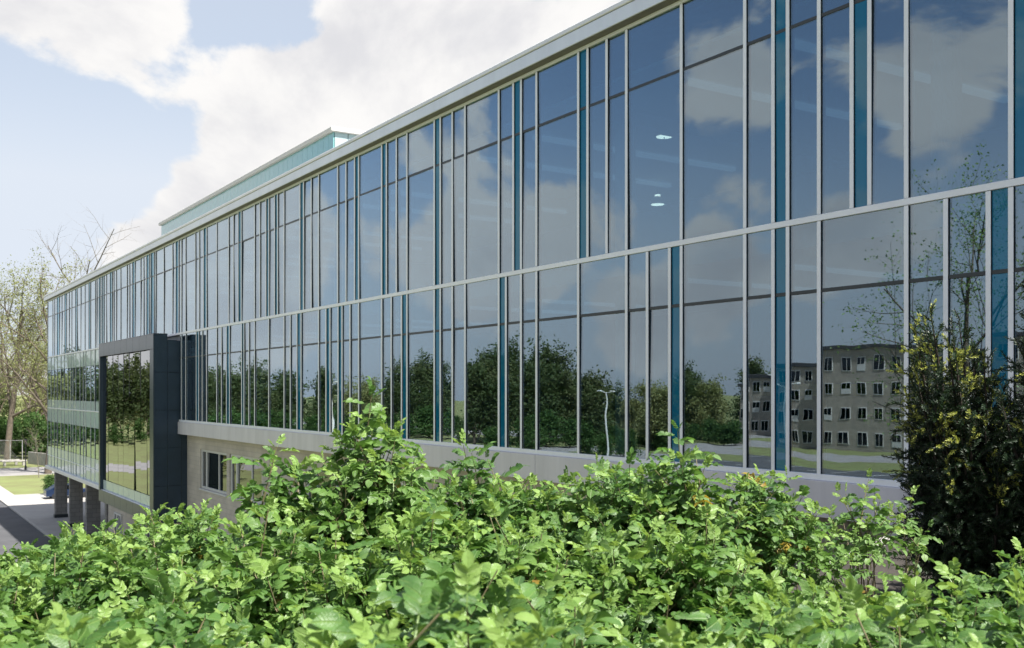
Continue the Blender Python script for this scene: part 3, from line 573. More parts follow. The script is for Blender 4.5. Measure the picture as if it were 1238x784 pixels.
# ------------------------------------------------------------------ retaining wing wall near the right
rw = MB(); n_ = 8; tw = 0.30
prev = None
A = (wall_x(D - 0.12), D - 0.12); B = (wall_x(6.4), 6.4); dv = Vector((B[0] - A[0], B[1] - A[1], 0)).normalized(); pv = Vector((-dv.y, dv.x, 0))
wl = empty('retaining_wall', (A[0], A[1], -4.8), 'weathered concrete retaining wall, side toned dark for shade, running from the glass facade past the sparse rose bush', 'wall')
def obox(p0, p1, half, z0, z1, name, m, e=0.015):
    p0 = Vector((p0[0], p0[1], 0)); p1 = Vector((p1[0], p1[1], 0)); dd = (p1 - p0).normalized(); pp = Vector((-dd.y, dd.x, 0)) * half
    vs_ = [p0 - pp, p1 - pp, p1 + pp, p0 + pp]; mb = MB()
    mb.add([(q_.x, q_.y, z) for z in (z0, z1) for q_ in vs_], [(0, 3, 2, 1), (4, 5, 6, 7), (0, 1, 5, 4), (1, 2, 6, 5), (2, 3, 7, 6), (3, 0, 4, 7)])
    return mb.build(name, m, wl)
obox(A, B, 0.14, -5.5, -1.90, 'wall_body', 'concrete_shaded'); 
L_ = (Vector(B) - Vector(A)).length; k = 0.0
while k < L_ - 0.1:
    k2 = min(k + 1.2, L_); a_ = Vector((*A, 0)) + dv * (k + 0.004); b_ = Vector((*A, 0)) + dv * (k2 - 0.004)
    obox(a_, b_, 0.19, -1.899, -1.82, 'coping_stone', 'concrete'); k = k2
# ------------------------------------------------------------------ rose bushes
def leaflet(L, W, fold, droop, hi):
    st = [0.16, 0.42, 0.72] if hi else [0.34, 0.72]; hwf = [0.40, 0.55, 0.44] if hi else [0.5, 0.40]
    V = [(0, 0, 0)]; n = len(st)
    for t, h_ in zip(st, hwf):
        z = -droop * t * t * L
        V += [(t * L, h_ * W, z + fold * W * h_ * 2), (t * L, 0, z), (t * L, -h_ * W, z + fold * W * h_ * 2)]
    V.append((L, 0, -droop * L)); F_ = [(0, 2, 1), (0, 3, 2)]
    for k in range(n - 1):
        a = 1 + 3 * k; F_ += [(a, a + 1, a + 4), (a, a + 4, a + 3), (a + 1, a + 2, a + 5), (a + 1, a + 5, a + 4)]
    a = 1 + 3 * (n - 1); e = len(V) - 1; F_ += [(a, a + 1, e), (a + 1, a + 2, e)]
    V = np.array(V); uv = np.stack([V[:, 0] / L, V[:, 1] / (0.5 * W)], 1)
    return V, np.array(F_), uv
def compound(npairs, L, arch, fold, droop, lw, seed, hi=True):
    r_ = np.random.default_rng(seed); Vs, Fs, Us, b = [], [], [], 0
    def add(V, F_, uv):
        nonlocal b
        Us.append(uv); Vs.append(V); Fs.append(F_ + b); b += len(V)
    def rach(x): return np.array([x, 0, 0.12 * x - arch * x * x / L])
    items = [(L, 0, 1.0)]
    for k in range(npairs):
        x = L * (0.36 + 0.56 * k / max(1, npairs - 1) * 0.9); s_ = 0.78 + 0.25 * k / npairs
        items += [(x, 1, s_), (x, -1, s_)]
    for x, sd_, s_ in items:
        V, F_, uv = leaflet(lw[0] * s_ * r_.uniform(0.9, 1.1), lw[1] * s_ * r_.uniform(0.9, 1.1), fold * r_.uniform(0.4, 1.5), droop * r_.uniform(0.4, 1.6), hi)
        yaw = sd_ * R(r_.uniform(52, 68)); roll = -sd_ * R(r_.uniform(-10, 28)); pitch = -math.atan(0.12 - 2 * arch * x / L) * (1 if sd_ == 0 else 0.3)
        M = Matrix.Rotation(yaw, 3, 'Z') @ Matrix.Rotation(pitch, 3, 'Y') @ Matrix.Rotation(roll * 0.6, 3, 'X')
        add(V @ np.array(M).T + rach(x) + np.array([0.004, 0, 0.001 * sd_]), F_, uv)
    P = [rach(x) for x in (0, L * 0.5, L)]; w_ = 0.0013
    V = np.array([p_ + np.array([0, s_ * w_, 0]) for p_ in P for s_ in (1, -1)]); add(V, np.array([(0, 1, 3), (0, 3, 2), (2, 3, 5), (2, 5, 4)]), np.full((6, 2), 0.0))
    return np.concatenate(Vs), np.concatenate(Fs), np.concatenate(Us)
LSPEC = [(3, 0.088, 0.35, 0.10, 0.22, (0.043, 0.030), 1), (3, 0.098, 0.55, 0.16, 0.30, (0.045, 0.029), 2), (4, 0.110, 0.45, 0.12, 0.25, (0.041, 0.027), 3), (3, 0.078, 0.15, 0.22, 0.12, (0.038, 0.026), 4), (2, 0.062, 0.25, 0.18, 0.35, (0.045, 0.032), 5)]
LV = [compound(*q) for q in LSPEC]; LVlow = [compound(*q, hi=False) for q in LSPEC]
LME = [(tri_mesh('leaf', V, F_, ['rose_leaf'], uv=uv), tri_mesh('leaf', V, F_, ['rose_leaf_young'], uv=uv), tri_mesh('leaf', V, F_, ['rose_leaf_old'], uv=uv)) for V, F_, uv in LV]
ALL = []     # all leaves of all bushes: bush index, variant, young, matrix
BUSH = []
def lumps(x, y): return 0.5 * (math.sin(x * 9.1 + 1.3 * math.sin(y * 5.3)) + math.sin(y * 8.3 + 1.7 * math.sin(x * 4.7 + 1.0)))
def add_bush(u, v, dep, rad, label=None, dens=0.092, drop=0.42, lean=0.0, nlv=10, sparse=False, spread=1.0):
    c = PT(u, dep, v=v); gz = float(ground(c.x, c.y)); bi = len(BUSH)
    root = empty('rose_bush', (c.x, c.y, gz - 0.02), label or 'leafy green rose bush in the dense hedge filling the foreground', 'rose bush', 'rose bushes of the foreground hedge')
    BUSH.append((root, c)); canes = MB()
    nt_ = max(6, int(math.pi * rad * rad / dens ** 2)); tips = []
    ph0 = rng.uniform(0, 6.28)
    for i in range(nt_):
        r_ = rad * math.sqrt((i + 0.5) / nt_) * rng.uniform(0.9, 1.1); a = ph0 + i * 2.39996 + rng.normal(0, 0.2)
        z = c.z - drop * (r_ / rad) ** 2 - abs(rng.normal(0, 0.075)) + (rng.uniform(0.0, 0.07) if rng.random() < 0.2 else 0)
        z += 0.11 * lumps(c.x + r_ * math.cos(a), c.y + r_ * math.sin(a))
        tips.append((c.x + r_ * math.cos(a), c.y + r_ * math.sin(a), z, r_ / rad, a, False))
        if not sparse and i % 2 == 0:
            tips.append((c.x + 0.85 * r_ * math.cos(a + 0.3), c.y + 0.85 * r_ * math.sin(a + 0.3), z - rng.uniform(0.14, 0.38), r_ / rad, a, True))
    for tx, ty, tz, rr, a, under in tips:
        tip = Vector((tx, ty, tz)); base_ = Vector((c.x + (tx - c.x) * 0.25, c.y + (ty - c.y) * 0.25, gz))
        od = Vector((math.cos(a), math.sin(a), 0)); cd = (Vector((0, 0, 1)) + od * (0.15 + 0.75 * rr * spread) + Vector(rng.normal(0, 0.18, 3))).normalized()
        if not under or rng.random() < 0.3:
            mid = tip - cd * 0.28
            canes.tube([base_, base_.lerp(mid, 0.55) + od * 0.03, mid, tip], [0.006, 0.005, 0.0035, 0.0015], 4, cap=False)
        nl = nlv + int(rng.integers(-2, 3)) - (3 if under else 0); az0 = rng.uniform(0, 6.28); young = (not under) and rng.random() < 0.75
        ax = cd.orthogonal().normalized(); ay = cd.cross(ax)
        for k in range(nl):
            az = az0 + k * 2.39996 + rng.normal(0, 0.15); f = k / max(1, nl - 1)
            el = R(62 - 62 * f + rng.normal(0, 10)); s_ = (0.54 + 0.58 * min(1, f * 1.6)) * rng.uniform(0.72, 1.2)
            hd = ax * math.cos(az) + ay * math.sin(az); xd = (hd * math.cos(el) + cd * math.sin(el)).normalized()
            if under: xd = (xd + od * 0.4).normalized()
            upv = (cd + Vector((0, 0, 0.8)) + Vector(rng.normal(0, 0.2, 3))); yd = upv.cross(xd).normalized(); zd = xd.cross(yd)
            p_ = tip - cd * (0.20 * f ** 1.2 if not sparse else 0.26 * f)
            M = np.eye(4); M[:3, 0] = np.array(xd) * s_; M[:3, 1] = np.array(yd) * s_; M[:3, 2] = np.array(zd) * s_; M[:3, 3] = p_
            vi = 3 if k < 2 else int(rng.choice([0, 1, 2, 4, 0, 1]))
            ALL.append((bi, vi, 1 if (young and k < 3) else (2 if (f > 0.6 and rng.random() < 0.022) else 0), M))
    co = canes.build('canes', 'cane', root); co['kind'] = 'stuff'
    return root
add_bush(448, 492, 3.9, 0.33, 'tall rose bush rising to the highest point of the hedge in front of the glazing', drop=0.62, dens=0.085, spread=1.0)
add_bush(430, 585, 3.85, 0.42, None, drop=0.4)
add_bush(346, 540, 4.0, 0.20, 'rose bush with arching sprays in front of the stone wall windows', drop=0.30, dens=0.09, spread=1.2)
add_bush(365, 600, 3.95, 0.28, None, drop=0.35)
add_bush(500, 560, 4.3, 0.28, None, drop=0.4)
add_bush(562, 550, 4.6, 0.20, 'slim rose bush with one upright shoot against the grey sill beam', drop=0.5, dens=0.1)
add_bush(600, 588, 4.5, 0.46)
add_bush(668, 548, 4.6, 0.40, None, drop=0.5)
add_bush(745, 536, 4.6, 0.42, None, drop=0.5)
add_bush(826, 522, 4.4, 0.32, 'high rounded rose bush below the middle of the tall panes, left of the gap', drop=0.6)
add_bush(925, 566, 5.3, 0.42, 'rose bush with yellowing lower leaves standing left of the sparse bare-stemmed bush', drop=0.5)
sp1 = add_bush(1042, 578, 6.1, 0.30, 'sparse rose bush with bare lower stems beside the retaining wall', dens=0.13, drop=0.32, nlv=9, sparse=True)
sp2 = add_bush(1100, 596, 6.4, 0.15, 'smallest sparse rose bush standing beside the dark yew', dens=0.13, drop=0.25, nlv=7, sparse=True)
for u, v, dep, rad in ((235, 618, 4.7, 0.5), (158, 634, 5.1, 0.5), (85, 648, 5.3, 0.55), (15, 655, 5.2, 0.55), (-70, 665, 5.0, 0.6),
                       (-40, 700, 3.5, 0.55), (75, 690, 3.6, 0.5), (190, 672, 3.5, 0.5), (300, 650, 3.2, 0.42), (400, 645, 3.1, 0.42), (510, 640, 3.1, 0.42), (620, 645, 3.1, 0.42), (730, 640, 3.2, 0.45), (845, 655, 3.3, 0.42), (940, 700, 3.3, 0.38), (1030, 735, 2.9, 0.34), (1180, 715, 3.0, 0.40), (1270, 680, 3.4, 0.5),
                       (20, 742, 2.4, 0.42), (150, 735, 2.3, 0.40), (285, 728, 2.2, 0.38), (420, 722, 2.1, 0.36), (550, 725, 2.1, 0.36), (690, 720, 2.1, 0.36), (820, 722, 2.2, 0.36), (950, 730, 2.2, 0.34), (1225, 715, 2.1, 0.34),
                       (60, 800, 1.55, 0.32), (240, 795, 1.45, 0.30), (420, 790, 1.4, 0.30), (600, 790, 1.4, 0.30), (780, 790, 1.45, 0.30), (960, 785, 1.5, 0.30), (1300, 770, 1.6, 0.34)):
    add_bush(u, v, dep, rad, drop=0.38)
add_bush(1110, 712, 1.75, 0.22, 'nearest rose bush, large leaves rising in front of the retaining wall', drop=0.4)
# leaves that show largest become parts; the rest of each bush is one foliage part
MM = np.array([a[3] for a in ALL]); P = MM[:, :3, 3] + MM[:, :3, 0] * 0.07
dep = -C_ * P[:, 0] + S_ * P[:, 1]; lat = S_ * P[:, 0] + C_ * P[:, 1]
uu = 619 + 1238 * lat / dep; vv = 475 - 1238 * P[:, 2] / dep
inside = (uu > -10) & (uu < 1250) & (vv > 300) & (vv < 795) & (dep > 0.4)
key = (np.floor(uu / 12).astype(int) * 1000 + np.floor(vv / 12).astype(int)); order = np.argsort(dep); seen = {}; vis = np.zeros(len(ALL), bool)
for i in order:
    if inside[i]:
        c_ = seen.get(key[i], 0)
        if c_ < 1: seen[key[i]] = c_ + 1; vis[i] = True
bidx = np.array([a[0] for a in ALL])
for bi, (root, c) in enumerate(BUSH):
    ids = np.where(bidx == bi)[0]; v_ids = [i for i in ids if vis[i]]; v_ids.sort(key=lambda i: dep[i]); v_ids = v_ids[:300]; vset = set(v_ids)
    org = WORG[root.name]
    for i in v_ids:
        _, vi, yg, M = ALL[i]; o = bpy.data.objects.new('leaf', LME[vi][yg]); COL.objects.link(o); o.parent = root
        Mx = Matrix(M.tolist()); Mx.translation -= org; o.matrix_local = Mx
    Vs, Fs, Us, ms, b = [], [], [], [], 0; near_ = (-C_ * c.x + S_ * c.y) < 2.6
    for i in ids:
        if i in vset: continue
        _, vi, yg, M = ALL[i]; V, F_, uv = (LV if near_ else LVlow)[vi]; Us.append(uv); Vs.append(V @ M[:3, :3].T + M[:3, 3] - np.array(org)); Fs.append(F_ + b); b += len(V); ms.append(np.full(len(F_), yg))
    me = tri_mesh('foliage', np.concatenate(Vs), np.concatenate(Fs), ['rose_leaf', 'rose_leaf_young', 'rose_leaf_old'], np.concatenate(ms), uv=np.concatenate(Us))
    o = bpy.data.objects.new('foliage', me); place(o, org, root); o['kind'] = 'stuff'
# ------------------------------------------------------------------ yews at the right
def yew(name, base_, h, rad, nb, label, seed, lean=(0, 0), tips=0.3, flat=1.0):
    r_ = np.random.default_rng(seed); gz = float(ground(base_.x, base_.y)); root = empty('yew_shrub', (base_.x, base_.y, gz - 0.03), label, 'yew', 'yews by the retaining wall')
    wood = MB(); V, F_, mi, b = [], [], [], 0
    for k in range(nb):
        a = k * 2.39996 + r_.normal(0, 0.3); f = (k + 0.5) / nb; hh = h * (1.0 - 0.72 * f ** 1.2) * r_.uniform(0.82, 1.06); rr = rad * (0.22 + 0.82 * f ** 0.55) * r_.uniform(0.75, 1.1)
        p0 = Vector((base_.x, base_.y, gz)); p2 = Vector((base_.x + rr * math.cos(a) + lean[0] * hh / h, base_.y + rr * math.sin(a) + lean[1] * hh / h, gz + hh))
        p1 = p0.lerp(p2, 0.5) + Vector((math.cos(a), math.sin(a), 0)) * rr * 0.25
        pts = [(p0 * (1 - t) ** 2 + p1 * 2 * t * (1 - t) + p2 * t * t) for t in np.linspace(0, 1, 7)]
        wood.tube(pts, [0.03 * (1 - 0.85 * t) for t in np.linspace(0, 1, 7)], 5, cap=False)
        for j in range(44):
            t = 0.16 + 0.84 * (j + r_.random()) / 44; q0 = p0 * (1 - t) ** 2 + p1 * 2 * t * (1 - t) + p2 * t * t
            tang = ((p1 - p0) * (1 - t) + (p2 - p1) * t).normalized()
            sd_ = (tang * r_.uniform(0.4, 1.1) + Vector(r_.normal(0, 0.8, 3)) + Vector((math.cos(a), math.sin(a), 0.2)) * 0.35).normalized()
            if j == 43: sd_ = tang
            ln = r_.uniform(0.10, 0.24) * (1.25 - 0.5 * t); istip = (r_.random() < tips) and t > 0.8 and f < 0.8
            for side in range(3):
                d2 = sd_ if side == 0 else (sd_ + Vector(r_.normal(0, 0.6, 3))).normalized(); o2 = q0 if side == 0 else q0 + sd_ * ln * (0.3 + 0.3 * side); l2 = ln if side == 0 else ln * 0.6
                wood.tube([o2, o2 + d2 * l2], [0.003, 0.0015], 3, cap=False)
                ax = d2.orthogonal().normalized(); ay = d2.cross(ax); nn = int(l2 / 0.0048)
                for m_ in range(nn):
                    g = m_ / nn; q1 = o2 + d2 * l2 * g; an = m_ * 2.4; out = (ax * math.cos(an) + ay * math.sin(an)) * (0.85 if not istip or g < 0.5 else 0.55) + d2 * 0.75; out.normalize()
                    wv = out.cross(d2).normalized() * 0.0042; L2 = 0.030 * (1 - 0.45 * g * g)
                    V += [tuple(q1 - wv), tuple(q1 + wv), tuple(q1 + out * L2 + wv * 0.6), tuple(q1 + out * L2 - wv * 0.6)]; F_ += [(b, b + 1, b + 2), (b, b + 2, b + 3)]; b += 4
                    t_ = 1 if (istip and g > 0.35) else 0; mi += [t_, t_]
    org = np.array(WORG[root.name]); wood.build('branches', 'yew_wood', root)['kind'] = 'stuff'
    F_ = np.array(F_); mi = np.array(mi); V = np.array(V) - org
    o = bpy.data.objects.new('foliage', tri_mesh('foliage', V, F_[mi == 0], ['yew_needle'], smooth=False)); place(o, Vector(org), root); o['kind'] = 'stuff'
    if (mi == 1).any():
        o = bpy.data.objects.new('new_growth', tri_mesh('new_growth', V, F_[mi == 1], ['yew_tip'], smooth=False)); place(o, Vector(org), root); o['kind'] = 'stuff'
    return root
yew('y', PT(1188, 8.0, z=0), 2.3, 0.50, 50, 'dark yew shrub with bright yellow-green tips in front of the right panes', 11, lean=(-0.17, -0.27), tips=0.42)
yew('y', PT(1325, 7.6, z=0), 2.9, 0.80, 46, 'larger dark yew mostly cut off by the right edge of the picture', 12, tips=0.12)
yew('y', PT(1228, 8.6, z=0), 1.45, 0.62, 34, 'low dark yew shrub filling the space between the two taller yews', 13, tips=0.05)
# ------------------------------------------------------------------ trees
def make_tree(seed, h, spread, levels, leaf_n, leaf_s, lmat, bark, trunk_r, bare=False, clump=1.0, lean=0.0, start=0.25):
    r_ = np.random.default_rng(seed); wood = MB(); ends = []
    def grow(p, d, L, rad, lev):
        n = 4 if lev < 2 else 3; pts = [p]; q = p; dd = d
        for i in range(n):
            dd = (dd + Vector(r_.normal(0, 0.13 if lev else 0.05, 3)) + Vector((0, 0, 0.06 if lev else 0))).normalized(); q = q + dd * (L / n); pts.append(q)
        rads = [rad * (1 - 0.62 * i / n) for i in range(n + 1)]
        wood.tube(pts, rads, 7 if lev == 0 else (5 if lev < 3 else 3), cap=False)
        if lev >= 2:
            for i in range(1, n + 1): ends.append((pts[i], lev))
        if lev < levels:
            kids = [(i, 1) for i in range(1, n + 1)]; nb = {0: 11, 1: 6, 2: 5, 3: 4}[lev]
            for k in range(nb):
                t = (start if lev == 0 else 0.25) + (1 - (start if lev == 0 else 0.25)) * (k + r_.random() * 0.7) / nb; x = t * n; i = min(n - 1, int(x)); pp = pts[i].lerp(pts[i + 1], x - i)
                a = k * 2.39996 + r_.normal(0, 0.4); ax = dd.orthogonal().normalized(); ay = dd.cross(ax); od = ax * math.cos(a) + ay * math.sin(a)
                ang = R(r_.uniform(32, 62)) * (1 - 0.35 * t if lev == 0 else 1) * spread
                nd = (dd * math.cos(ang) + od * math.sin(ang)).normalized()
                grow(pp, nd, L * r_.uniform(0.42, 0.62) * (1.05 - 0.45 * t if lev == 0 else 0.95), rad * (1 - 0.6 * t) * 0.55, lev + 1)
    grow(Vector((0, 0, -0.15)), Vector((lean, 0, 1)).normalized(), h * 0.80, trunk_r, 0)
    E = np.array([tuple(e[0]) for e in ends])
    V = np.zeros((0, 3)); F_ = np.zeros((0, 3), int)
    if leaf_n:
        idx_ = r_.integers(0, len(E), leaf_n); C0 = E[idx_] + r_.normal(0, clump, (leaf_n, 3)) * np.array([1, 1, 0.8])
        C0[:, 2] = np.maximum(C0[:, 2], 0.5)
        a = r_.normal(size=(leaf_n, 3)); a /= np.linalg.norm(a, axis=1, keepdims=True); b = np.cross(a, r_.normal(size=(leaf_n, 3))); b /= np.linalg.norm(b, axis=1, keepdims=True)
        s_ = leaf_s * r_.uniform(0.6, 1.3, (leaf_n, 1)); n_v = np.cross(a, b)
        V = np.stack([C0 - a * s_, C0 + b * s_ * 0.6 + n_v * s_ * 0.2, C0 + a * s_, C0 - b * s_ * 0.6 + n_v * s_ * 0.2], 1).reshape(-1, 3)
        i4 = np.arange(leaf_n)[:, None] * 4; F_ = np.concatenate([i4 + np.array([0, 1, 2]), i4 + np.array([0, 2, 3])])
    return wood, V, F_, lmat, bark
class TreeKind:
    def __init__(s, *a, **k):
        wood, V, F_, lm, bk = make_tree(*a, **k)
        v = np.array(wood.v); me = bpy.data.meshes.new('trunk'); me.from_pydata([tuple(x) for x in v], [], wood.f); me.materials.append(MATS[bk]); me.polygons.foreach_set('use_smooth', [True] * len(me.polygons)); s.wood = me
        s.crown = tri_mesh('crown', V, F_, [lm], smooth=False) if len(V) else None
    def put(s, name, x, y, label, group=None, sc=1.0, rot=0.0, cat='tree'):
        z = float(ground(x, y)); root = empty(name, (x, y, z), label, cat, group); root.scale = (sc, sc, sc * rng.uniform(0.94, 1.06)); root.rotation_euler = (0, 0, rot)
        for me, nm in ((s.wood, 'trunk'), (s.crown, 'crown')):
            if me: o = bpy.data.objects.new(nm, me); COL.objects.link(o); o.parent = root
        return root
K_sp = [TreeKind(21, 26, 1.0, 3, 6500, 0.13, 'spring_leaf', 'bark', 0.48, clump=0.36), TreeKind(22, 28, 0.9, 3, 6000, 0.13, 'spring_leaf', 'bark', 0.5, clump=0.38, lean=0.12)]
K_bare = TreeKind(23, 25, 1.1, 3, 0, 0.1, 'spring_leaf', 'bark_pale', 0.42)
K_wd = [TreeKind(31, 17, 1.0, 2, 5200, 0.36, 'wood_leaf', 'bark', 0.3, clump=0.9, start=0.06), TreeKind(32, 19, 0.85, 2, 5200, 0.36, 'wood_leaf', 'bark', 0.32, clump=0.9, start=0.08), TreeKind(33, 16, 1.1, 2, 5000, 0.34, 'spring_leaf', 'bark', 0.28, clump=0.9, start=0.06)]
K_bu = TreeKind(41, 5.0, 1.25, 2, 2600, 0.2, 'bush_leaf', 'bark', 0.12, clump=0.55, start=0.05)
K_yo = TreeKind(42, 7.0, 0.7, 2, 260, 0.05, 'spring_leaf', 'bark_pale', 0.055, clump=0.2, start=0.35)
K_near = TreeKind(43, 12.5, 1.0, 3, 5200, 0.05, 'rose_leaf', 'bark', 0.17, clump=0.16, start=0.22)
def by(u, depth): q_ = PT(u, depth, z=0); return q_.x, q_.y
gi = 'spring trees beyond the road at the left'
K_sp[1].put('spring_tree', *by(58, 128), 'leaning budding tree whose dark trunk rises right beside the building end', gi, 0.95, 2.5)
K_sp[0].put('spring_tree', *by(8, 150), 'tall pale budding tree at the far left edge of the picture', gi, 1.05, 0.4)
K_bare.put('bare_tree', *by(106, 150), 'leafless tree whose branches show above the far end of the roof', gi, 1.35, 1.0)
for i, (u, dp, sc_) in enumerate(((30, 178, 0.85), (-30, 165, 1.0), (-70, 150, 1.0), (70, 185, 0.8), (-5, 190, 0.7), (45, 196, 0.72))):
    K_sp[i % 2].put('spring_tree', *by(u, dp), 'pale budding spring tree in the wood behind the far road', gi, sc_, i * 1.3)
for i, (u, dp, sc_) in enumerate(((18, 160, 1.0), (46, 158, 1.15), (57, 152, 1.0), (-8, 158, 1.0), (34, 166, 1.3), (3, 168, 1.2))):
    K_bu.put('bush', *by(u, dp), 'dark green bush at the foot of the trees beyond the fence', 'bushes beyond the far road', sc_, i * 0.9, 'bush')
K_yo.put('young_tree', *by(47, 122), 'slender young bare tree on the lawn between the path and the far road', None, 1.0, 0.5)
# woods round the site, seen in the glass
ga = 'trees of the woods reflected in the glazing'
cnt = 0
for ring, (r0, st) in enumerate(((178, 5.4), (194, 6.0))):
    a = 176.0 if ring == 0 else 172.0
    while a < 285:
        rr = r0 + rng.uniform(-7, 9) + (14 if a > 235 else 0) + (48 if a < 203 else 0); x, y = rr * math.cos(R(a)), rr * math.sin(R(a))
        if -119 < y < -92: y = -121 - rng.uniform(0, 8)
        if not (-165 < x < -80 and -150 < y < -100):
            K_wd[int(rng.choice([0, 1, 0, 1, 2]))].put('woodland_tree', x, y, 'green woodland tree across the road, seen only reflected in the glazing', ga, rng.uniform(0.72, 0.98) * (0.9 if a < 203 else 1.0), rng.uniform(0, 6.28)); cnt += 1
        a += math.degrees(st / r0) * rng.uniform(0.8, 1.25)
for i in range(22):
    x = -262 + i * 5.1 + rng.uniform(-2, 2); y = -126 - rng.uniform(0, 10)
    K_wd[i % 3].put('woodland_tree', x, y, 'green woodland tree across the road, seen only reflected in the glazing', ga, rng.uniform(0.62, 0.85), i * 1.1)
for i in range(30):
    K_bu.put('bush', -262 + i * 4.0 + rng.uniform(-1, 1), -119.5 - rng.uniform(0, 3), 'green bush along the road, seen only reflected in the glazing', 'bushes along the road in the reflection', rng.uniform(0.7, 1.0), i * 1.0, 'bush')
for a in np.arange(181, 250, 1.25):
    rb = (210 if a < 204 else 167) + rng.uniform(-4, 4); x, y = rb * math.cos(R(a)), rb * math.sin(R(a))
    if -165 < x < -80 and -150 < y < -92: continue
    K_bu.put('bush', x, y, 'green bush along the road, seen only reflected in the glazing', 'bushes along the road in the reflection', rng.uniform(0.7, 1.3), a, 'bush')
K_near.put('tree', -21.5, -6.5, 'leafing tree whose branches are reflected in the panes at the right', None, 1.0, 0.3)
K_wd[2].put('tree', -122, -10, 'small lawn tree reflected in the projecting bay window', None, 0.36, 0.3)
# ------------------------------------------------------------------ street furniture
def lamp_post(x, y, h, label, double=True, group=None):
    z = float(ground(x, y)); t = empty('lamp_post', (x, y, z), label, 'lamp post', group)
    MB().tube([(x, y, z), (x, y, z + h)], [0.13, 0.09], 10).build('pole', 'lamp_white', t); MB().tube_z((x, y, z - 0.05), [(0.3, 0), (0.3, 0.55), (0.25, 0.6)], 14).build('base', 'concrete', t)
    for s_ in ((-1, 1) if double else (1,)):
        MB().tube([(x, y, z + h - 0.1), (x + s_ * 1.3, y, z + h + 0.12)], [0.05, 0.045], 6).build('arm', 'lamp_white', t)
        MB().bbox((x + s_ * 1.1 - 0.1, y - 0.24, z + h + 0.08), (x + s_ * 2.0, y + 0.24, z + h + 0.26), 0.04).build('lamp_head', 'lamp_white', t)
for (x, y, lab) in ((-148, -60, 'white double lamp post reflected left of the centre panes'), (-112, -62, 'white double lamp post reflected in the centre panes'), (-84, -66, 'white double lamp post reflected in the wide pane right of centre'), (-134, -30, 'white double lamp post reflected in the small panes near the bay')): lamp_post(x, y, 11.3, lab, True, 'parking lamp posts')
x, y = by(31, 134); z = LOW; t = empty('street_lantern', (x, y, z), 'small black lantern post beside the far road at the left edge', 'lamp post')
MB().tube_z((x, y, z), [(0.16, 0), (0.14, 0.5), (0.07, 0.6), (0.055, 3.3)], 10).build('pole', 'black_metal', t)
MB().tube_z((x, y, z + 3.3), [(0.10, 0), (0.2, 0.5), (0.24, 0.55), (0.06, 0.8)], 10).build('lantern', 'black_metal', t)
# chain fence with posts and a low concrete wall beyond the far road
fx0, fy0 = by(-60, 150); fx1, fy1 = by(27, 148)
t = empty('wire_fence', (fx0, fy0, LOW), 'grey wire fence on posts beyond the far road at the left', 'fence')
nP = 7
for k in range(nP):
    x = fx0 + (fx1 - fx0) * k / (nP - 1); y = fy0 + (fy1 - fy0) * k / (nP - 1); MB().tube([(x, y, LOW - 0.1), (x, y, LOW + 3.3)], [0.06, 0.06], 6).build('post', 'steel', t)
wm = MB(); dF = Vector((fx1 - fx0, fy1 - fy0, 0)); Lf = dF.length; dF.normalize(); k = 0.0
while k < Lf:
    for sg in (1, -1):
        p0 = Vector((fx0, fy0, LOW + 0.1)) + dF * k; p1 = p0 + dF * 3.1 * sg + Vector((0, 0, 3.1))
        if 0 <= k + 3.1 * sg <= Lf: wm.tube([p0, p1], [0.014, 0.014], 3, cap=False)
    k += 0.33
wm.build('wire_mesh', 'steel', t)['kind'] = 'stuff'
for zz in (LOW + 3.2, LOW + 0.12): MB().tube([(fx0, fy0, zz), (fx1, fy1, zz)], [0.04, 0.04], 6).build('rail', 'steel', t)
x, y = by(35, 146); x2, y2 = by(66, 140)
t = empty('site_wall', (x, y, LOW), 'low pale concrete wall between the wire fence and the building end', 'wall')
dv2 = Vector((x2 - x, y2 - y, 0)); n_ = 6
for k in range(n_):
    a_ = Vector((x, y, 0)) + dv2 * (k / n_ + 0.002); b_ = Vector((x, y, 0)) + dv2 * ((k + 1) / n_ - 0.002); pp = Vector((-dv2.y, dv2.x, 0)).normalized() * 0.15
    MB().add([(q_.x, q_.y, zz) for zz in (LOW - 0.1, LOW + 1.7) for q_ in (a_ - pp, b_ - pp, b_ + pp, a_ + pp)], [(0, 3, 2, 1), (4, 5, 6, 7), (0, 1, 5, 4), (1, 2, 6, 5), (2, 3, 7, 6), (3, 0, 4, 7)]).build('wall_slab', 'concrete', t)
for k, (u, dp) in enumerate(((8, 143), (17, 142))):
    x, y = by(u, dp); t = empty('concrete_bench', (x, y, LOW), ('pale concrete bench nearer the left edge below the wire fence', 'pale concrete bench beside the lantern below the wire fence')[k], 'bench')
    MB().bbox((x - 0.4, y - 1.6, LOW + 0.55), (x + 0.4, y + 1.6, LOW + 0.75), 0.03).build('seat', 'concrete', t)
    for s_ in (-1, 1): MB().bbox((x - 0.35, y + s_ * 1.2 - 0.15, LOW - 0.05), (x + 0.35, y + s_ * 1.2 + 0.15, LOW + 0.549), 0.02).build('leg', 'concrete', t)
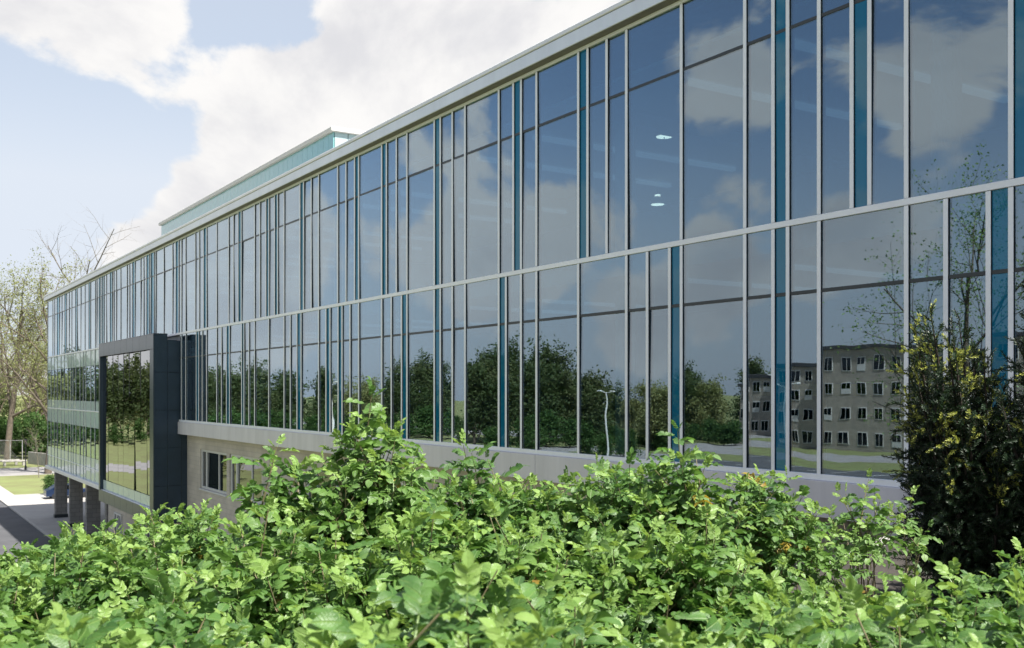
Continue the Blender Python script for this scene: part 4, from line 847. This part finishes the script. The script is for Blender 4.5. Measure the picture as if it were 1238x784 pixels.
# two clipped shrubs and a parked car glimpsed behind the columns
for k, (u, dp) in enumerate(((62, 101), (76, 100))):
    x, y = by(u, dp); K_bu.put('clipped_shrub', x, y, ('small dark shrub just left of the outermost column', 'small dark shrub seen between the first two columns')[k], None, 0.36, k * 2.0, 'shrub')
cxx, cyy = by(83, 98)
car = empty('parked_car', (cxx, cyy, LOW + 0.02), 'dark blue parked car glimpsed between the first two columns', 'car')
prof = [(-2.1, 0.35), (2.1, 0.35), (2.15, 0.65), (1.95, 0.85), (1.0, 0.95), (0.45, 1.40), (-1.1, 1.42), (-1.75, 1.0), (-2.1, 0.9)]
MB().prism([(cyy + a_, LOW + 0.02 + b_) for a_, b_ in prof], 'x', cxx - 0.85, cxx + 0.85).build('body', 'car_blue', car)
for s_ in (-1, 1): MB().prism([(cyy + a_, LOW + 0.02 + b_) for a_, b_ in ((-1.5, 0.98), (0.85, 0.98), (0.4, 1.34), (-1.05, 1.36))], 'x', cxx + s_ * 0.852, cxx + s_ * 0.865).build('side_window', 'glass_dark', car)
for s_ in (-1, 1):
    for yy in (-1.3, 1.3): MB().tube([(cxx + s_ * 0.68, cyy + yy, LOW + 0.34), (cxx + s_ * 0.88, cyy + yy, LOW + 0.34)], [0.32, 0.32], 16).build('wheel', 'tyre', car)
# ------------------------------------------------------------------ the building across the lot, seen in the glass
gz = LOW
def block(x0, x1, y0, y1, h, lab, floors, nwin, mwall='beige_brick'):
    t = empty('brick_building', ((x0 + x1) / 2, y1, gz), lab, 'building')
    MB().box((x0, y0, gz - 0.1), (x1, y1, gz + h)).build('wall', mwall, t)
    MB().bbox((x0 - 0.4, y0 - 0.4, gz + h + 0.001), (x1 + 0.4, y1 + 0.4, gz + h + 0.7), 0.05).build('roof', 'dark_roof', t)
    fh = h / floors
    for f in range(floors):
        for k in range(nwin):
            xc = x0 + (x1 - x0) * (k + 0.5) / nwin; z0 = gz + f * fh + 1.1
            fr = MB().bbox((xc - 0.95, y1 - 0.02, z0 - 0.1), (xc + 0.95, y1 + 0.08, z0 + 2.1), 0.02).build('window', 'white_panel', t)
            for s_ in (-1, 1): MB().box((xc + s_ * 0.45 - 0.38, y1 + 0.081, z0 + 0.05 + (0.9 if (k * 7 + f * 3) % 5 == 0 else 0)), (xc + s_ * 0.45 + 0.38, y1 + 0.10, z0 + 1.95)).build('pane', 'glass_dark', fr)
    return t
block(-150, -139, -140, -126, 11.5, 'low beige wing of the apartment building reflected in the panes', 3, 4)
block(-139, -127, -142, -124, 15.5, 'middle beige block of the building reflected in the panes', 4, 4)
block(-127, -82, -144, -122, 17.5, 'wide beige block reflected in the largest lower pane', 4, 13)
print('trees', cnt, 'leaves', len(ALL), 'vis', int(vis.sum()))
